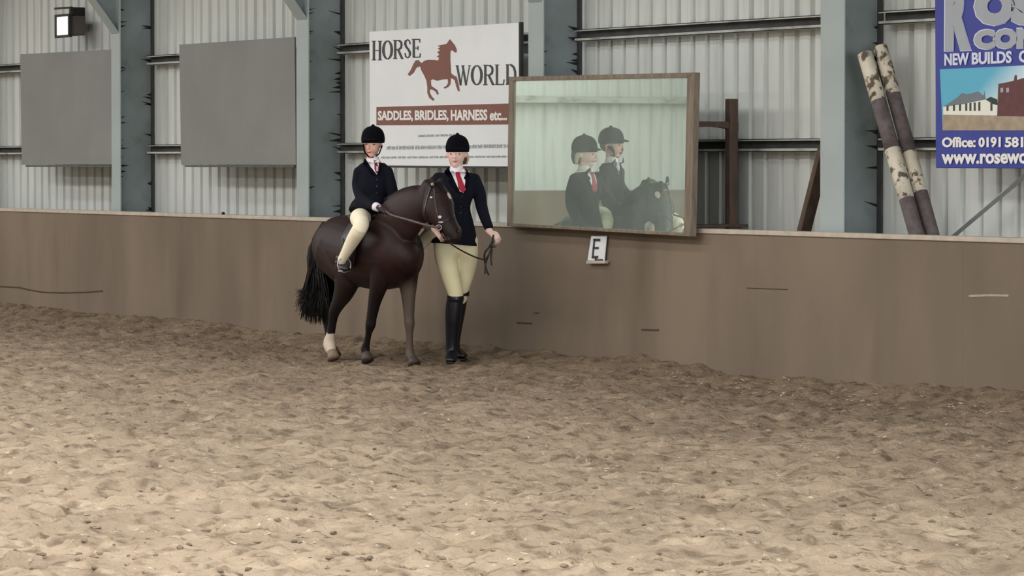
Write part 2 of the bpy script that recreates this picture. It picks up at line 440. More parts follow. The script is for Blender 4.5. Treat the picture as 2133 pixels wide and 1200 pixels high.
def make_floor():
    us = [2.0]; 
    while us[-1] < 12: us.append(us[-1] + .5)
    while us[-1] < 45: us.append(us[-1] + (.028 + .0011 * (us[-1] - 12)))
    while us[-1] < 75: us.append(us[-1] + .7)
    us = np.array([-12, -8, -4, 0.] + us); nf_ = 300
    s = np.linspace(-1, 1, nf_)
    rows = []
    for u in us:
        hw = max(.155 * u, .8); fine = s * hw
        ext = np.array([.3, 1, 2.5, 5, 9, 14, 20, 28, 40.])
        rows.append(np.concatenate([-(hw + ext[::-1]), fine, hw + ext]))
    Lt = np.array(rows); U = np.repeat(us[:, None], Lt.shape[1], 1)
    X = -CO * U + SI * Lt; Y = SI * U + CO * Lt
    Z = sand_h(X, Y)
    inside = (X > XL - .6) & (X < XR + .6) & (Y > YO - .6) & (Y < YC + .5)
    X = np.clip(X, XL, XR); Y = np.clip(Y, YO, YC)
    nr, nc = X.shape; idx = np.arange(nr * nc).reshape(nr, nc)
    q = np.stack([idx[:-1, :-1], idx[:-1, 1:], idx[1:, 1:], idx[1:, :-1]], -1).reshape(-1, 4)
    ins = inside.reshape(-1)
    # keep a face if any corner is inside the arena
    q = q[ins[q].any(1)]
    used = np.unique(q); remap = -np.ones(nr * nc, int); remap[used] = np.arange(len(used)); q = remap[q]
    co = np.stack([X, Y, Z], -1).reshape(-1, 3)[used]
    me = bpy.data.meshes.new('floor'); me.vertices.add(len(co)); me.vertices.foreach_set('co', co.ravel())
    me.loops.add(q.size); me.loops.foreach_set('vertex_index', q.ravel().astype(np.int32))
    me.polygons.add(len(q)); me.polygons.foreach_set('loop_start', np.arange(0, q.size, 4, dtype=np.int32)); me.polygons.foreach_set('loop_total', np.full(len(q), 4, np.int32))
    me.update(calc_edges=True); me.validate()
    return me
def sand_mat():
    m = mat('riding_sand', (160, 144, 125), .95, .1, 1.1, rgb2=(141, 126, 109), spec=.1)
    mix_noise(m, (176, 160, 138), 6, .5, .72, (1, 1, 1), .8)
    mix_noise(m, (98, 84, 70), 9, .51, .67, (1, 1, 1), .75)
    mix_noise(m, (206, 196, 178), 24, .66, .74, (1, 1, 1), .8)
    N = m.node_tree; L = N.links; b = N.nodes['Principled BSDF']
    tc = N.nodes.new('ShaderNodeTexCoord')
    # the sand turns darker and browner towards the kickboards
    sx = N.nodes.new('ShaderNodeSeparateXYZ'); L.new(tc.outputs['Object'], sx.inputs[0])
    nn = N.nodes.new('ShaderNodeTexNoise'); nn.inputs['Scale'].default_value = .6; L.new(tc.outputs['Object'], nn.inputs['Vector'])
    ad = N.nodes.new('ShaderNodeMath'); ad.operation = 'MULTIPLY_ADD'; ad.inputs[1].default_value = 3.0; L.new(nn.outputs[0], ad.inputs[0]); L.new(sx.outputs[1], ad.inputs[2])
    mr = N.nodes.new('ShaderNodeMapRange'); mr.inputs[1].default_value = 8.6; mr.inputs[2].default_value = 15.2; mr.inputs[4].default_value = .8; L.new(ad.outputs[0], mr.inputs[0])
    src = b.inputs['Base Color'].links[0].from_socket
    mx = N.nodes.new('ShaderNodeMix'); mx.data_type = 'RGBA'; mx.blend_type = 'MULTIPLY'; L.new(mr.outputs[0], mx.inputs[0]); L.new(src, mx.inputs[6]); mx.inputs[7].default_value = (.60, .55, .51, 1)
    L.new(mx.outputs[2], b.inputs['Base Color'])
    prev = None
    for sc, dist, st in ((14, .03, .9), (45, .012, .9), (130, .004, .7)):
        n = N.nodes.new('ShaderNodeTexNoise'); n.inputs['Scale'].default_value = sc; n.inputs['Detail'].default_value = 4
        L.new(tc.outputs['Object'], n.inputs['Vector'])
        bp = N.nodes.new('ShaderNodeBump'); bp.inputs['Strength'].default_value = st; bp.inputs['Distance'].default_value = dist
        L.new(n.outputs[0], bp.inputs['Height'])
        if prev: L.new(prev.outputs[0], bp.inputs['Normal'])
        prev = bp
    L.new(prev.outputs[0], b.inputs['Normal'])
    return m
m_sand = sand_mat()
fl = link('floor', make_floor(), m_sand, smooth=True, base=Vector((0, 0, 0)))
tag(fl, 'churned brown sand surface of the riding arena', kind='structure')

# --- clods and wood chips lying in the sand (nobody could count them)
parts = []
for i in range(1100):
    py = 700 + 500 * random.random() ** .8; px = random.uniform(-60, 2190); p = ground(px, py)
    if p.y > YK - .15 or p.y < YO: continue
    r = random.uniform(.004, .014); z = float(sand_h(np.array([p.x]), np.array([p.y]))[0])
    a = random.random() * 6.28; A = (Vector((math.cos(a), math.sin(a), 0)), Vector((-math.sin(a), math.cos(a), 0)), Vector((0, 0, 1)))
    v, f = ell((p.x, p.y, z + r * .25), r * random.uniform(1, 2.2), r, r * .6, A, 6)
    v = [x + Vector([random.uniform(-.18, .18) * r for _ in range(3)]) for x in v]; parts.append((v, f))
m_clod = mat('damp_clod', (104, 90, 76), .95, .25, 3, rgb2=(150, 132, 110))
chips = []
for i in range(260):
    if i < 110: px = random.uniform(1380, 2133); py = 795 + (px - 1450) * .105 + random.gauss(0, 7)
    else: px = random.uniform(0, 2133); py = 700 + 480 * random.random()
    p = ground(px, py)
    if p.y > YK - .1: continue
    a = random.random() * 6.28; z = float(sand_h(np.array([p.x]), np.array([p.y]))[0]); l = random.uniform(.008, .035)
    chips.append(bar((p.x, p.y, z + .003), (p.x + l * math.cos(a), p.y + l * math.sin(a), z + random.uniform(.002, .012)), random.uniform(.004, .010), .003))
c2 = link('wood_chips', mesh(join(chips)), mat('pale_chip', (190, 176, 154), .9, .1, 9)); tag(c2, 'pale wood chips strewn on the sand, most along the kickboards', 'chips', kind='stuff')
cl = link('sand_clods', mesh(join(parts)), m_clod); tag(cl, 'small damp clods scattered over the brown sand', 'clods', kind='stuff')

# --- kickboard wall: panels, cap, scuffs
kw = empty('kickboard_wall', (-25, YK, 0), 'long low wall of weathered brown kickboards with a pale cap', 'barrier')
x = XL; PW = 2.44; k = 0
pan = None
while x < XR - .1:
    x1 = min(x + PW, XR)
    me = bevel(mesh(box(x + .0004, x1 - .0004, YK, YK + .05, 0, HK - .02)), .0015)
    link('kick_panel', me, m_kick, kw); x = x1; k += 1
link('cap_rail', bevel(mesh(box(XL, XR, YK - .012, YK + .13, HK - .02, HK + .012)), .004), m_cap, kw)
link('batten', mesh(box(XL, XR, YK + .055, YK + .11, .1, HK - .03)), m_wood_d, kw)
def scuff(lines, m):
    for pl, w in lines:
        link('scuff_mark', mesh(flatpoly(ribbon(pl, w), YK - .003, .004)), m, kw)
scuff([([(0, 597), (40, 599), (60, 604), (90, 609), (130, 610), (180, 609), (214, 606)], 3.0), ([(1076, 672), (1108, 674)], 3),
       ([(1336, 687), (1372, 688)], 3.5), ([(1112, 652), (1122, 652)], 2.5), ([(1555, 600), (1640, 603)], 1.6)], m_scuff_d)
scuff([([(2018, 617), (2060, 615), (2100, 616)], 4.5)], m_scuff_l)
# --- side rails of the cladding (C sections between the columns)
def rail(x0, x1, z, name='side_rail'):
    ya, yb = YC - .11, YC - .004; h = .045
    o = link(name, mesh(join([box(x0, x1, ya, yb, z + h - .005, z + h), box(x0, x1, ya, yb, z - h, z - h + .005),
        box(x0, x1, ya, ya + .004, z + h - .014, z + h), box(x0, x1, ya, ya + .004, z - h, z - h + .022)])), m_rail, wall_back)
    link('rail_back', mesh(box(x0, x1, yb - .05, yb, z - h + .006, z + h - .006)), m_gapshade, wall_back)  # channel back coloured dark to stand in for the shade inside the rail
    return o
YR = YC - .11
ZU = (at(1500, 54, YR).z + at(340, 126, YR).z) / 2; ZL = (at(340, 311, YR).z + at(1620, 303, YR).z) / 2
# columns: pixel of the front flange's right edge
colpx = [(-61, 24), (250, 23), (642, 28), (1131, 31), (1757, 41)]
colX = [at(p, 300, YF).x for p, w in colpx]
colX = [colX[1] - (colX[2] - colX[1])] + colX[1:]
print('column X', colX, 'railz', ZU, ZL)
sp = (colX[-1] - colX[1]) / 3
allX = [colX[0] - sp * j for j in range(6, 0, -1)] + colX + [colX[-1] + sp * j for j in range(1, 7)]
allX = [x for x in allX if XL + .3 < x < XR - .3]
for i in range(len(allX) + 1):
    a = allX[i - 1] + .01 if i else XL + .05; b = allX[i] - .24 if i < len(allX) else XR - .05
    a += .0
    for z in (ZU, ZL, 3.6): rail(a, b, z)
# --- steel columns
GW = 'grey steel portal columns along the cladding wall'
def column(x, fw, label, idx):
    t = empty('steel_column', (x - fw / 2, (YF + YC) / 2, 0), label, 'column', 'steel columns of the long wall')
    link('front_flange', bevel(mesh(box(x - fw, x, YF, YF + .014, 0, EAVE - .1)), .003), m_flange, t)
    link('web', mesh(box(x - fw / 2 - .005, x - fw / 2 + .005, YF + .014, YC - .020, 0, EAVE - .1)), m_web, t)
    link('back_flange', bevel(mesh(box(x - fw, x - fw / 2 + .06, YC - .020, YC - .008, 0, EAVE - .1)), .003), m_gapshade, t)  # shadow gap beside the web is painted as a dark flange
    # haunch: web plate and bottom flange climbing towards the rafter
    z0 = 2.72; Y1 = YF - 1.15; z1 = z0 + 1.5; xw = x - fw / 2
    v = [(xw - .005, YF, z0), (xw - .005, Y1, z1), (xw - .005, Y1, z1 + .3), (xw - .005, YF, z1 - .1)]
    v += [(a + .01, b, c) for a, b, c in v]
    link('haunch_web', mesh((v, BOXF)), m_web, t)
    link('haunch_flange', mesh(bar((xw, YF, z0), (xw, Y1, z1), fw * .8, .012, Vector((0, -1, 1)))), m_flange, t)
    # rafter to the ridge
    zr = RIDGE - .35
    link('rafter', mesh(join([bar((xw, Y1, z1 + .1), (xw, YM, zr), .012, .25), bar((xw, Y1, z1 - .02), (xw, YM, zr - .13), fw * .7, .012)])), m_web, t)
    # grimy cleats and cobwebs along both edges of the web
    r = random.Random(idx * 13 + 5); pp = []
    ppm = 270
    for s in range(34):
        near = r.random() < .6; z = r.uniform(1.02, 3.0); ln = r.uniform(.02, .12) if near else r.uniform(.03, .13); hh = r.uniform(.006, .018)
        y0 = (YF + .016) if near else (YC - .022); dy = ln if near else -ln; xx = x - fw / 2 + .006
        v = [(xx, y0, z - hh), (xx, y0 + dy, z + r.uniform(-.01, .03)), (xx, y0, z + hh)]
        v += [(a + .006, b, c) for a, b, c in v]
        pp.append((v, [(0, 1, 2), (5, 4, 3), (0, 3, 4, 1), (1, 4, 5, 2), (2, 5, 3, 0)]))
    g = link('cobweb', mesh(join(pp)), m_dirt, t); g['kind'] = 'stuff'
    return t
labs = {0: 'grey steel column at the left edge of the photo', 1: 'grey steel column between the two grey boards',
        2: 'grey steel column left of the horse sign, behind the seated rider', 3: 'grey steel column rising behind the mirror',
        4: 'wide grey steel column left of the two striped poles'}
i0 = min(range(len(allX)), key=lambda i: abs(allX[i] - colX[0]))
for i, x in enumerate(allX):
    j = i - i0
    lab = labs.get(j, ('grey steel column seen beyond the left edge of the photo' if j < 0 else 'grey steel column beyond the right edge of the photo'))
    column(x, {0: .21, 1: .21, 2: .235, 3: .235, 4: .285}.get(j, .23), lab, i)

# --- end wall seen in the mirror: kickboards, rail, columns
ek = empty('end_kickboard', (XL + .4, 4, 0), 'brown kickboards along the end wall, seen in the mirror', 'barrier')
link('kick_panel', mesh(box(XL + .36, XL + .42, YO + .4, YK - .02, 0, HK + .02)), m_kick, ek)
for z in (2.5, 4.2):
    link('side_rail', mesh(box(XL + .045, XL + .14, YO + .1, YC - .2, z - .06, z + .05)), m_rail, wall_left).matrix_parent_inverse = Matrix.Rotation(-math.pi / 2, 4, 'Z')
for y in (1.2,):
    t = empty('end_wall_post', (XL + .2, y, 0), None, 'column')
    t['label'] = 'pale post of the far end wall, seen only in the mirror'
    link('flange', mesh(box(XL + .33, XL + .345, y - .12, y + .12, 0, 5)), m_flange, t)
    link('web', mesh(box(XL + .05, XL + .33, y - .006, y + .006, 0, 5)), m_web, t)
ok = empty('opposite_kickboard', (-25, YO + .4, 0), 'brown kickboards along the opposite long wall', 'barrier')
link('kick_panel', mesh(box(XL + .4, XR - .4, YO + .36, YO + .42, 0, HK)), m_kick, ok)

# --- grey boards
def board(q, label):
    Y = YF + .02
    t = empty('grey_board', at((q[2][0] + q[3][0]) / 2, q[3][1], Y), label, 'board', None)
    link('face', bevel(mesh(quadslab(q, Y, .018)), .003), m_board, t)
    a, b = at(q[3][0] + 12, q[3][1] + 1, Y), at(q[2][0], q[2][1] + 1, Y)
    link('bottom_lip', mesh(box(a.x, b.x, Y - .02, Y + .04, a.z - .018, a.z)), m_boardb, t)
    for z in (ZU, ZL):
        for xx in (a.x + .2, b.x - .3): link('spacer', mesh(box(xx, xx + .06, Y + .018, YC - .112, z - .03, z + .03)), m_wood_d, t)
board([(42, 113), (232, 103), (235, 343), (45, 343)], 'blank grey square board at the left, under the floodlight')
board([(373, 93), (613, 77), (616, 344), (377, 343)], 'larger blank grey board between two columns, left of the riders')

# --- floodlight
YL = YC - .11
t = empty('floodlight', at(145, 75, YL), 'square floodlight with bright glass high above the left grey board', 'lamp')
a = at(120, 35, YL - .18); b = at(147, 73, YL - .18)
link('lamp_body', bevel(mesh(box(a.x, b.x, YL - .18, YL - .02, b.z, a.z)), .008), m_lampbody, t)
fr = []
w = .02
for (xa, xb, za, zb) in ((a.x - w, b.x + w, a.z - .004, a.z + w), (a.x - w, b.x + w, b.z - w, b.z + .004), (a.x - w, a.x + .008, b.z, a.z), (b.x - .008, b.x + w, b.z, a.z)):
    fr.append(box(xa, xb, YL - .205, YL - .17, za, zb))
link('lamp_frame', mesh(join(fr)), m_lampdark, t)
link('lamp_glass', mesh(box(a.x + .004, b.x - .004, YL - .192, YL - .181, b.z + .004, a.z - .004)), m_lampglass, t)
c = at(160, 68, YL + .04); d = at(166, 15, YL + .04)
link('gear_box', bevel(mesh(box(c.x - .06, c.x + .05, YL - .02, YC - .0, c.z, d.z)), .006), m_lampdark, t)
e1 = at(114, 18, YL - .1); e2 = at(148, 16, YL - .1); e3 = at(150, 32, YL - .12)
link('bracket', mesh(join([bar(e1, e2, .012, .02), bar(e2, e3, .03, .03, Vector((0, 1, 0)))])), m_lampdark, t)

# --- HORSE WORLD sign
YS = YF - .04
t = empty('horse_sign', at(920, 346, YS), 'white sign with a running brown horse and black HORSE WORLD lettering', 'sign')
Q = [(769, 66), (1080, 47), (1081, 348), (771, 346)]
link('panel', bevel(mesh(quadslab(Q, YS, .03)), .003), m_white, t)
link('edge', mesh(quadslab([(1079.5, 46.5), (1083.5, 46), (1084, 349), (1080, 349)], YS + .002, .03)), m_signedge, t)
link('edge', mesh(quadslab([(771, 344.5), (1081, 346.8), (1081, 351), (771, 349)], YS - .002, .034)), m_signedge, t)
for z in (ZU, ZL):
    for px in (800, 1040):
        xx = at(px, 300, YS).x; link('fixing_bar', mesh(box(xx, xx + .05, YS + .03, YC - .112, z - .025, z + .025)), m_boardb, t)
YT = YS - .003
def serif_word(word, cells, Y):
    """serif capitals: each cell is (x0,x1,ytop,ybot) in px"""
    L_ = []
    T, t_ = 4.6, 1.7
    for ch, (x0, x1, y0, y1) in zip(word, cells):
        def p(u, v): return (x0 + (x1 - x0) * u, y0 + (y1 - y0) * v)
        def st(w, *pts): L_.append(([p(*q) for q in pts], w))
        def ser(u, v, wd=.2): st(t_, (u - wd, v), (u + wd, v))
        if ch == 'H':
            st(T, (.2, 0), (.2, 1)); st(T, (.8, 0), (.8, 1)); st(t_, (.2, .5), (.8, .5))
            for u in (.2, .8): ser(u, .01); ser(u, .99)
        elif ch == 'O':
            n = 18
            for k in range(n):
                a0, a1 = 2 * math.pi * k / n, 2 * math.pi * (k + 1) / n
                w = 2.0 + 3.4 * abs(math.cos((a0 + a1) / 2))
                st(w, (.5 + .40 * math.cos(a0), .5 + .48 * math.sin(a0)), (.5 + .40 * math.cos(a1) , .5 + .48 * math.sin(a1)))
        elif ch == 'R':
            st(T, (.2, 0), (.2, 1)); ser(.2, .01); ser(.2, .99)
            st(2.2, (.2, .02), (.6, .03)); st(4, (.6, .03), (.8, .12), (.84, .26), (.78, .42), (.6, .49)); st(2.2, (.6, .50), (.2, .51)); st(T, (.5, .52), (.9, 1)); ser(.93, .99, .1)
        elif ch == 'S':
            st(2.6, (.82, .24), (.74, .08), (.52, .01), (.3, .06)); st(4.4, (.28, .07), (.2, .24), (.34, .40), (.62, .55), (.8, .70), (.78, .86)); st(2.6, (.76, .9), (.52, .99), (.28, .93), (.18, .74))
        elif ch == 'E':
            st(T, (.2, 0), (.2, 1)); ser(.18, .01); st(2.2, (.2, .015), (.86, .015), (.86, .18)); st(2.2, (.2, .49), (.66, .49)); st(2.2, (.66, .38), (.66, .6)); st(2.2, (.1, .985), (.88, .985), (.92, .78))
        elif ch == 'W':
            st(4.0, (.08, 0), (.33, 1)); st(1.8, (.33, 1), (.5, .1)); st(4.0, (.46, 0), (.70, 1)); st(1.8, (.70, 1), (.93, 0)); ser(.08, .01, .1); ser(.48, .01, .1); ser(.93, .01, .08)
        elif ch == 'L':
            st(T, (.22, 0), (.22, 1)); ser(.22, .01); st(2.2, (.08, .985), (.86, .985), (.92, .74))
        elif ch == 'D':
            st(T, (.2, 0), (.2, 1)); st(2, (.05, .015), (.5, .015)); st(2, (.05, .985), (.5, .985)); st(4.4, (.5, .015), (.76, .14), (.88, .38), (.88, .62), (.76, .86), (.5, .985))
    return strokes(L_, Y)
def cells(x0, x1, yt0, yt1, yb0, yb1, widths):
    tot = sum(widths); out = []; x = x0
    for w in widths:
        xn = x + (x1 - x0) * w / tot; f = ((x + xn) / 2 - x0) / (x1 - x0)
        out.append((x + .4, xn - .4, yt0 + (yt1 - yt0) * f, yb0 + (yb1 - yb0) * f)); x = xn
    return out
link('lettering', mesh(serif_word('HORSE', cells(774, 877, 86, 81, 126, 119, [1.05, 1.1, 1.05, .85, .95]), YT)), m_black, t)
link('lettering', mesh(serif_word('WORLD', cells(949, 1076, 137, 134, 178, 176, [1.35, 1.1, 1.05, .95, 1.05]), YT)), m_black, t)
hz = [(715,187),(735,212),(752,232),(768,270),(763,290),(750,286),(736,272),(720,276),(718,300),(718,350),(722,400),(724,445),(742,460),(766,472),(779,520),(790,580),(778,582),(764,545),(752,498),(735,486),(722,484),(722,500),(718,530),(702,550),(676,562),(668,552),(690,541),(702,520),(700,490),(660,492),(620,503),(585,490),(570,500),(574,540),(595,556),(620,572),(630,602),(620,608),(605,582),(582,570),(564,567),(562,590),(577,620),(600,645),(586,653),(560,632),(545,595),(545,550),(538,500),(520,460),(500,425),(490,392),(478,398),(462,402),(442,440),(412,465),(396,456),(420,420),(438,380),(455,350),(476,345),(492,362),(505,368),(520,352),(550,344),(590,345),(628,348),(634,328),(616,320),(636,305),(620,285),(642,272),(624,260),(642,248),(622,236),(660,230),(690,223),(704,205)]
link('horse_emblem', mesh(flatpoly([(740 + x / 3.635, 30 + y / 3.635) for x, y in hz], YT)), m_brown, t)
link('band', mesh(flatpoly([(784, 223), (1081, 215), (1081, 259), (784, 261)], YT + .001)), m_brown, t)
for wd_, xa, xb, yo in (('SADDLES,', 787, 860, 0), ('BRIDLES,', 864, 934, 0), ('HARNESS', 939, 1015, 0), ('etc...', 1020, 1056, 4)):
    ya, yb2 = 231 - 4 * (xa - 788) / 274, 231 - 4 * (xb - 788) / 274
    bot = 3 if wd_.endswith(',') else 0
    link('lettering', mesh(textmesh(wd_, [(xa, ya + yo), (xb, yb2 + yo), (xb, 251 + bot), (xa, 251.5 + bot)], YT - .003, .003, .035)), m_lightink, t)
sm = []
r = random.Random(4)
for (x0, x1, y0, y1, hh) in ((872, 950, 283, 281, 6), (806, 1058, 308, 304, 9), (795, 1058, 328, 326, 5)):
    x = x0
    while x < x1:
        w = r.uniform(4, 11); y = y0 + (y1 - y0) * (x - x0) / (x1 - x0)
        for kx in np.arange(x, min(x + w, x1), 2.6): sm.append(([(kx, y - hh * r.uniform(.3, .5)), (kx + r.uniform(-.6, .6), y + hh * .45)], 1.3))
        sm.append(([(x, y + r.uniform(-1, 1)), (min(x + w, x1), y + r.uniform(-1, 1))], 1.6)); x += w + r.uniform(1.5, 3.5)
link('small_print', mesh(strokes(sm, YT)), m_greyink, t)['kind'] = 'stuff'

# --- blue sign at the right
YB = YF - .05
t = empty('blue_sign', at(2140, 350, YB), 'blue builders sign with a house photograph and white telephone number', 'sign')
link('panel', bevel(mesh(quadslab([(1947, -60), (2345, -78), (2345, 352), (1949, 350)], YB, .03)), .003), m_blue, t)
for z in (ZU, ZL):
    for px in (2000, 2250):
        xx = at(px, 300, YB).x; link('fixing_bar', mesh(box(xx, xx + .05, YB + .03, YC - .112, z - .025, z + .025)), m_boardb, t)
YT = YB - .003
def btext(s, q, off, m, mo=None, offo=0, nm='lettering'):
    if mo: link('letter_outline', mesh(textmesh(s, q, YT, .002, offo)), mo, t)
    q2 = q
    if mo: q2 = [(q[0][0] + 2, q[0][1] + 2), (q[1][0] - 2, q[1][1] + 2), (q[2][0] - 2, q[2][1] - 2), (q[3][0] + 2, q[3][1] - 2)]
    link(nm, mesh(textmesh(s, q2, YT - .004, .003, off)), m, t)
btext('R', [(1967, -42), (2023, -44), (2024, 106), (1966, 108)], .08, m_greylet, m_lilac, .08)
btext('OSE', [(2027, -28), (2208, -34), (2208, 52), (2027, 56)], .09, m_greylet, m_lilac, .09)
btext('CONS', [(2027, 61), (2192, 54), (2192, 100), (2027, 105)], .08, m_greylet, m_lilac, .08)
for wd_, xa, xb in (('NEW', 1967, 2018), ('BUILDS', 2024, 2107), ('C', 2122, 2141)):
    btext(wd_, [(xa, 112 - (xa - 1967) * .045), (xb, 112 - (xb - 1967) * .045), (xb, 137 - (xb - 1967) * .04), (xa, 137 - (xa - 1967) * .04)], .035, m_lilac)
for wd_, xa, xb in (('Office:', 1962, 2032), ('0191', 2038, 2084), ('581', 2093, 2131)): btext(wd_, [(xa, 286), (xb, 285), (xb, 307), (xa, 307)], .035, m_lightink)
btext('www.rosewo', [(1961, 321), (2140, 319), (2140, 341), (1961, 342)], .03, m_lightink)
def pic_mat():
    m = mat('printed_sky', (120, 190, 215), .5, .02); N = m.node_tree; L = N.links
    tc = N.nodes.new('ShaderNodeTexCoord'); sp_ = N.nodes.new('ShaderNodeSeparateXYZ'); L.new(tc.outputs['Generated'], sp_.inputs[0])
    ad = N.nodes.new('ShaderNodeMath'); ad.operation = 'SUBTRACT'; L.new(sp_.outputs[0], ad.inputs[0])
    mu = N.nodes.new('ShaderNodeMath'); mu.operation = 'MULTIPLY'; mu.inputs[1].default_value = .35; L.new(sp_.outputs[2], mu.inputs[0]); L.new(mu.outputs[0], ad.inputs[1])
    r_ = N.nodes.new('ShaderNodeValToRGB'); r_.color_ramp.elements[0].position = -.0; r_.color_ramp.elements[0].color = lin((84, 170, 200)); r_.color_ramp.elements[1].position = .27; r_.color_ramp.elements[1].color = lin((222, 234, 240))
    L.new(ad.outputs[0], r_.inputs[0]); L.new(r_.outputs[0], N.nodes['Principled BSDF'].inputs['Base Color']); return m
def bp(pts): return [(1900 + x / 3.333, y / 3.333) for x, y in pts]
link('picture_sky', mesh(flatpoly(bp([(192, 482), (1400, 425), (1400, 905), (212, 905)]), YT)), pic_mat(), t)
link('picture_ground', mesh(flatpoly(bp([(212, 792), (600, 800), (1400, 800), (1400, 905), (212, 905)]), YT - .001)), mat('printed_ground', (158, 142, 122), .6, .15, 12), t)
link('picture_roof', mesh(flatpoly(bp([(215, 742), (320, 672), (345, 645), (380, 655), (460, 635), (495, 665), (500, 632), (508, 690), (430, 706), (370, 722)]), YT - .002)), mat('printed_slate', (108, 116, 122), .6, .05), t)
link('picture_wall', mesh(flatpoly(bp([(215, 742), (370, 720), (505, 692), (582, 735), (582, 802), (215, 796)]), YT - .002)), mat('printed_render', (226, 226, 214), .6, .03), t)
link('picture_tree', mesh(flatpoly(bp([(510, 690), (545, 672), (590, 690), (592, 730), (560, 722)]), YT - .0015)), mat('printed_tree', (40, 52, 40), .6, .1), t)
for xw in (245, 290, 332, 375, 404, 434, 466, 550):
    dk = link('picture_window', mesh(flatpoly(bp([(xw - 7, 735 - (xw - 245) * .12), (xw + 7, 733 - (xw - 245) * .12), (xw + 7, 770), (xw - 7, 770)]), YT - .003)), mat('printed_window', (58, 62, 60), .6, .1), t)
link('picture_brick_house', mesh(flatpoly(bp([(598, 582), (655, 572), (705, 560), (712, 522), (724, 522), (726, 556), (777, 540), (1150, 470), (1150, 815), (590, 805)]), YT - .0025)), mat('printed_brick', (92, 52, 54), .6, .12, 20), t)
for xw in (622, 662):
    link('picture_window', mesh(flatpoly(bp([(xw - 9, 612), (xw + 9, 608), (xw + 9, 640), (xw - 9, 642)]), YT - .0035)), m_greylet, t)

# --- framed mirror and the timber that carries it
YMi = YK - .10
t = empty('arena_mirror', at(1250, 480, YMi), 'large brown framed mirror reflecting both riders, above the letter E', 'mirror')
G = [(1068, 169), (1431, 162), (1424, 485), (1064, 465)]
O = [(1060, 160), (1446, 151), (1438, 493), (1056, 471)]
def lerpq(a, b, k): return [(p[0] + (q[0] - p[0]) * k, p[1] + (q[1] - p[1]) * k) for p, q in zip(a, b)]
gl = link('mirror_glass', mesh(quadslab(lerpq(G, O, .15), YMi + .004, .006)), m_mirror, t)
# frame members
def member(i, j, mm):
    a, b, c, d = O[i], O[j], G[j], G[i]
    f = [at(p[0], p[1], YMi - .012) for p in (a, b, c, d)]; bk = [p + Vector((0, .05, 0)) for p in f]
    me = mesh((f + bk, BOXF)); bm = bmesh.new(); bm.from_mesh(me); bmesh.ops.recalc_face_normals(bm, faces=bm.faces); bm.to_mesh(me); bm.free()
    link('frame_rail', bevel(me, .003), mm, t)
for (i, j) in ((0, 1), (1, 2), (2, 3), (3, 0)): member(i, j, m_wood)
link('backing', mesh(quadslab(O, YMi + .038, .02)), m_wood_d, t)
tr, br = at(1438, 255, YMi), at(1436, 484, YMi)
YP = YK + .38
s = empty('mirror_stand', (tr.x, YP, 0), 'brown timber bracket and post holding the right side of the mirror', 'bracket')
pt = at(1522, 206, YP)
link('post', bevel(mesh(box(pt.x - .03, pt.x + .04, YP - .03, YP + .04, .02, pt.z)), .005), m_wood_d, s)
za = at(1480, 262, YP - .15).z
n = 7; v = []
arc = [((YMi + .05) + (YP + .05 - YMi - .05) * k / n, -.022 * math.sin(math.pi * k / n)) for k in range(n + 1)]
for (y, dz) in arc:
    for (xx, zz) in ((-.03, -.045 - dz * 1.3), (.03, -.045 - dz * 1.3), (.03, .02 ), (-.03, .02)): v.append((pt.x - .005 + xx, y, za + zz + .01))
fcs = [(3, 2, 1, 0), tuple(4 * n + k for k in range(4))]
for k in range(n):
    for q in range(4): fcs.append((4 * k + q, 4 * k + (q + 1) % 4, 4 * k + 4 + (q + 1) % 4, 4 * k + 4 + q))
link('arm', mesh((v, fcs)), m_wood_d, s)
zb = HK + .02
link('shelf_board', bevel(mesh(box(pt.x - .12, pt.x + .05, YK + .06, YC - .06, zb - .005, zb + .018)), .004), m_wood_d, s)
tl = at(1062, 300, YMi)
s2 = empty('mirror_stand', (tl.x, YP, 0), 'timber post hidden behind the left side of the mirror', 'bracket')
link('post', bevel(mesh(box(tl.x + .02, tl.x + .09, YP - .03, YP + .04, .02, 2.0)), .005), m_wood_d, s2)

# --- letter E marker
YE = YK - .03
t = empty('arena_letter', at(1240, 548, YE), 'white arena marker board with a black letter E under the mirror', 'sign')
q = [(1231, 491), (1262, 491), (1257, 543), (1223, 543)]
link('plate', bevel(mesh(quadslab(q, YE, .015)), .004), m_white, t)
link('bottom_lip', mesh(quadslab([(1221, 543), (1261, 543), (1259, 549), (1221, 549)], YE - .01, .03)), m_cap, t)
def e(x, y): return (1180 + x / 15, 480 + y / 15)
ee = strokes([([e(870, 262), e(810, 870)], 3.6), ([e(850, 300), e(1050, 300)], 5.4), ([e(850, 550), e(1000, 550)], 5), ([e(790, 835), e(985, 835)], 5.4)], YE - .003, .003)
link('lettering', mesh(ee), m_black, t)
link('mud_splash', mesh(flatpoly([e(880, 860), e(960, 860), e(945, 905), e(1130, 890), e(1140, 945), e(880, 960)], YE - .002, .002)), m_scuff_d, t)

# --- knob on the cap
p = at(465, 451, YK + .02)
k = link('stop_knob', mesh(ell((p.x, p.y, HK + .022), .016, .016, .014)), m_dirt, None, True); tag(k, 'small black knob on the cap of the kickboards', 'knob')

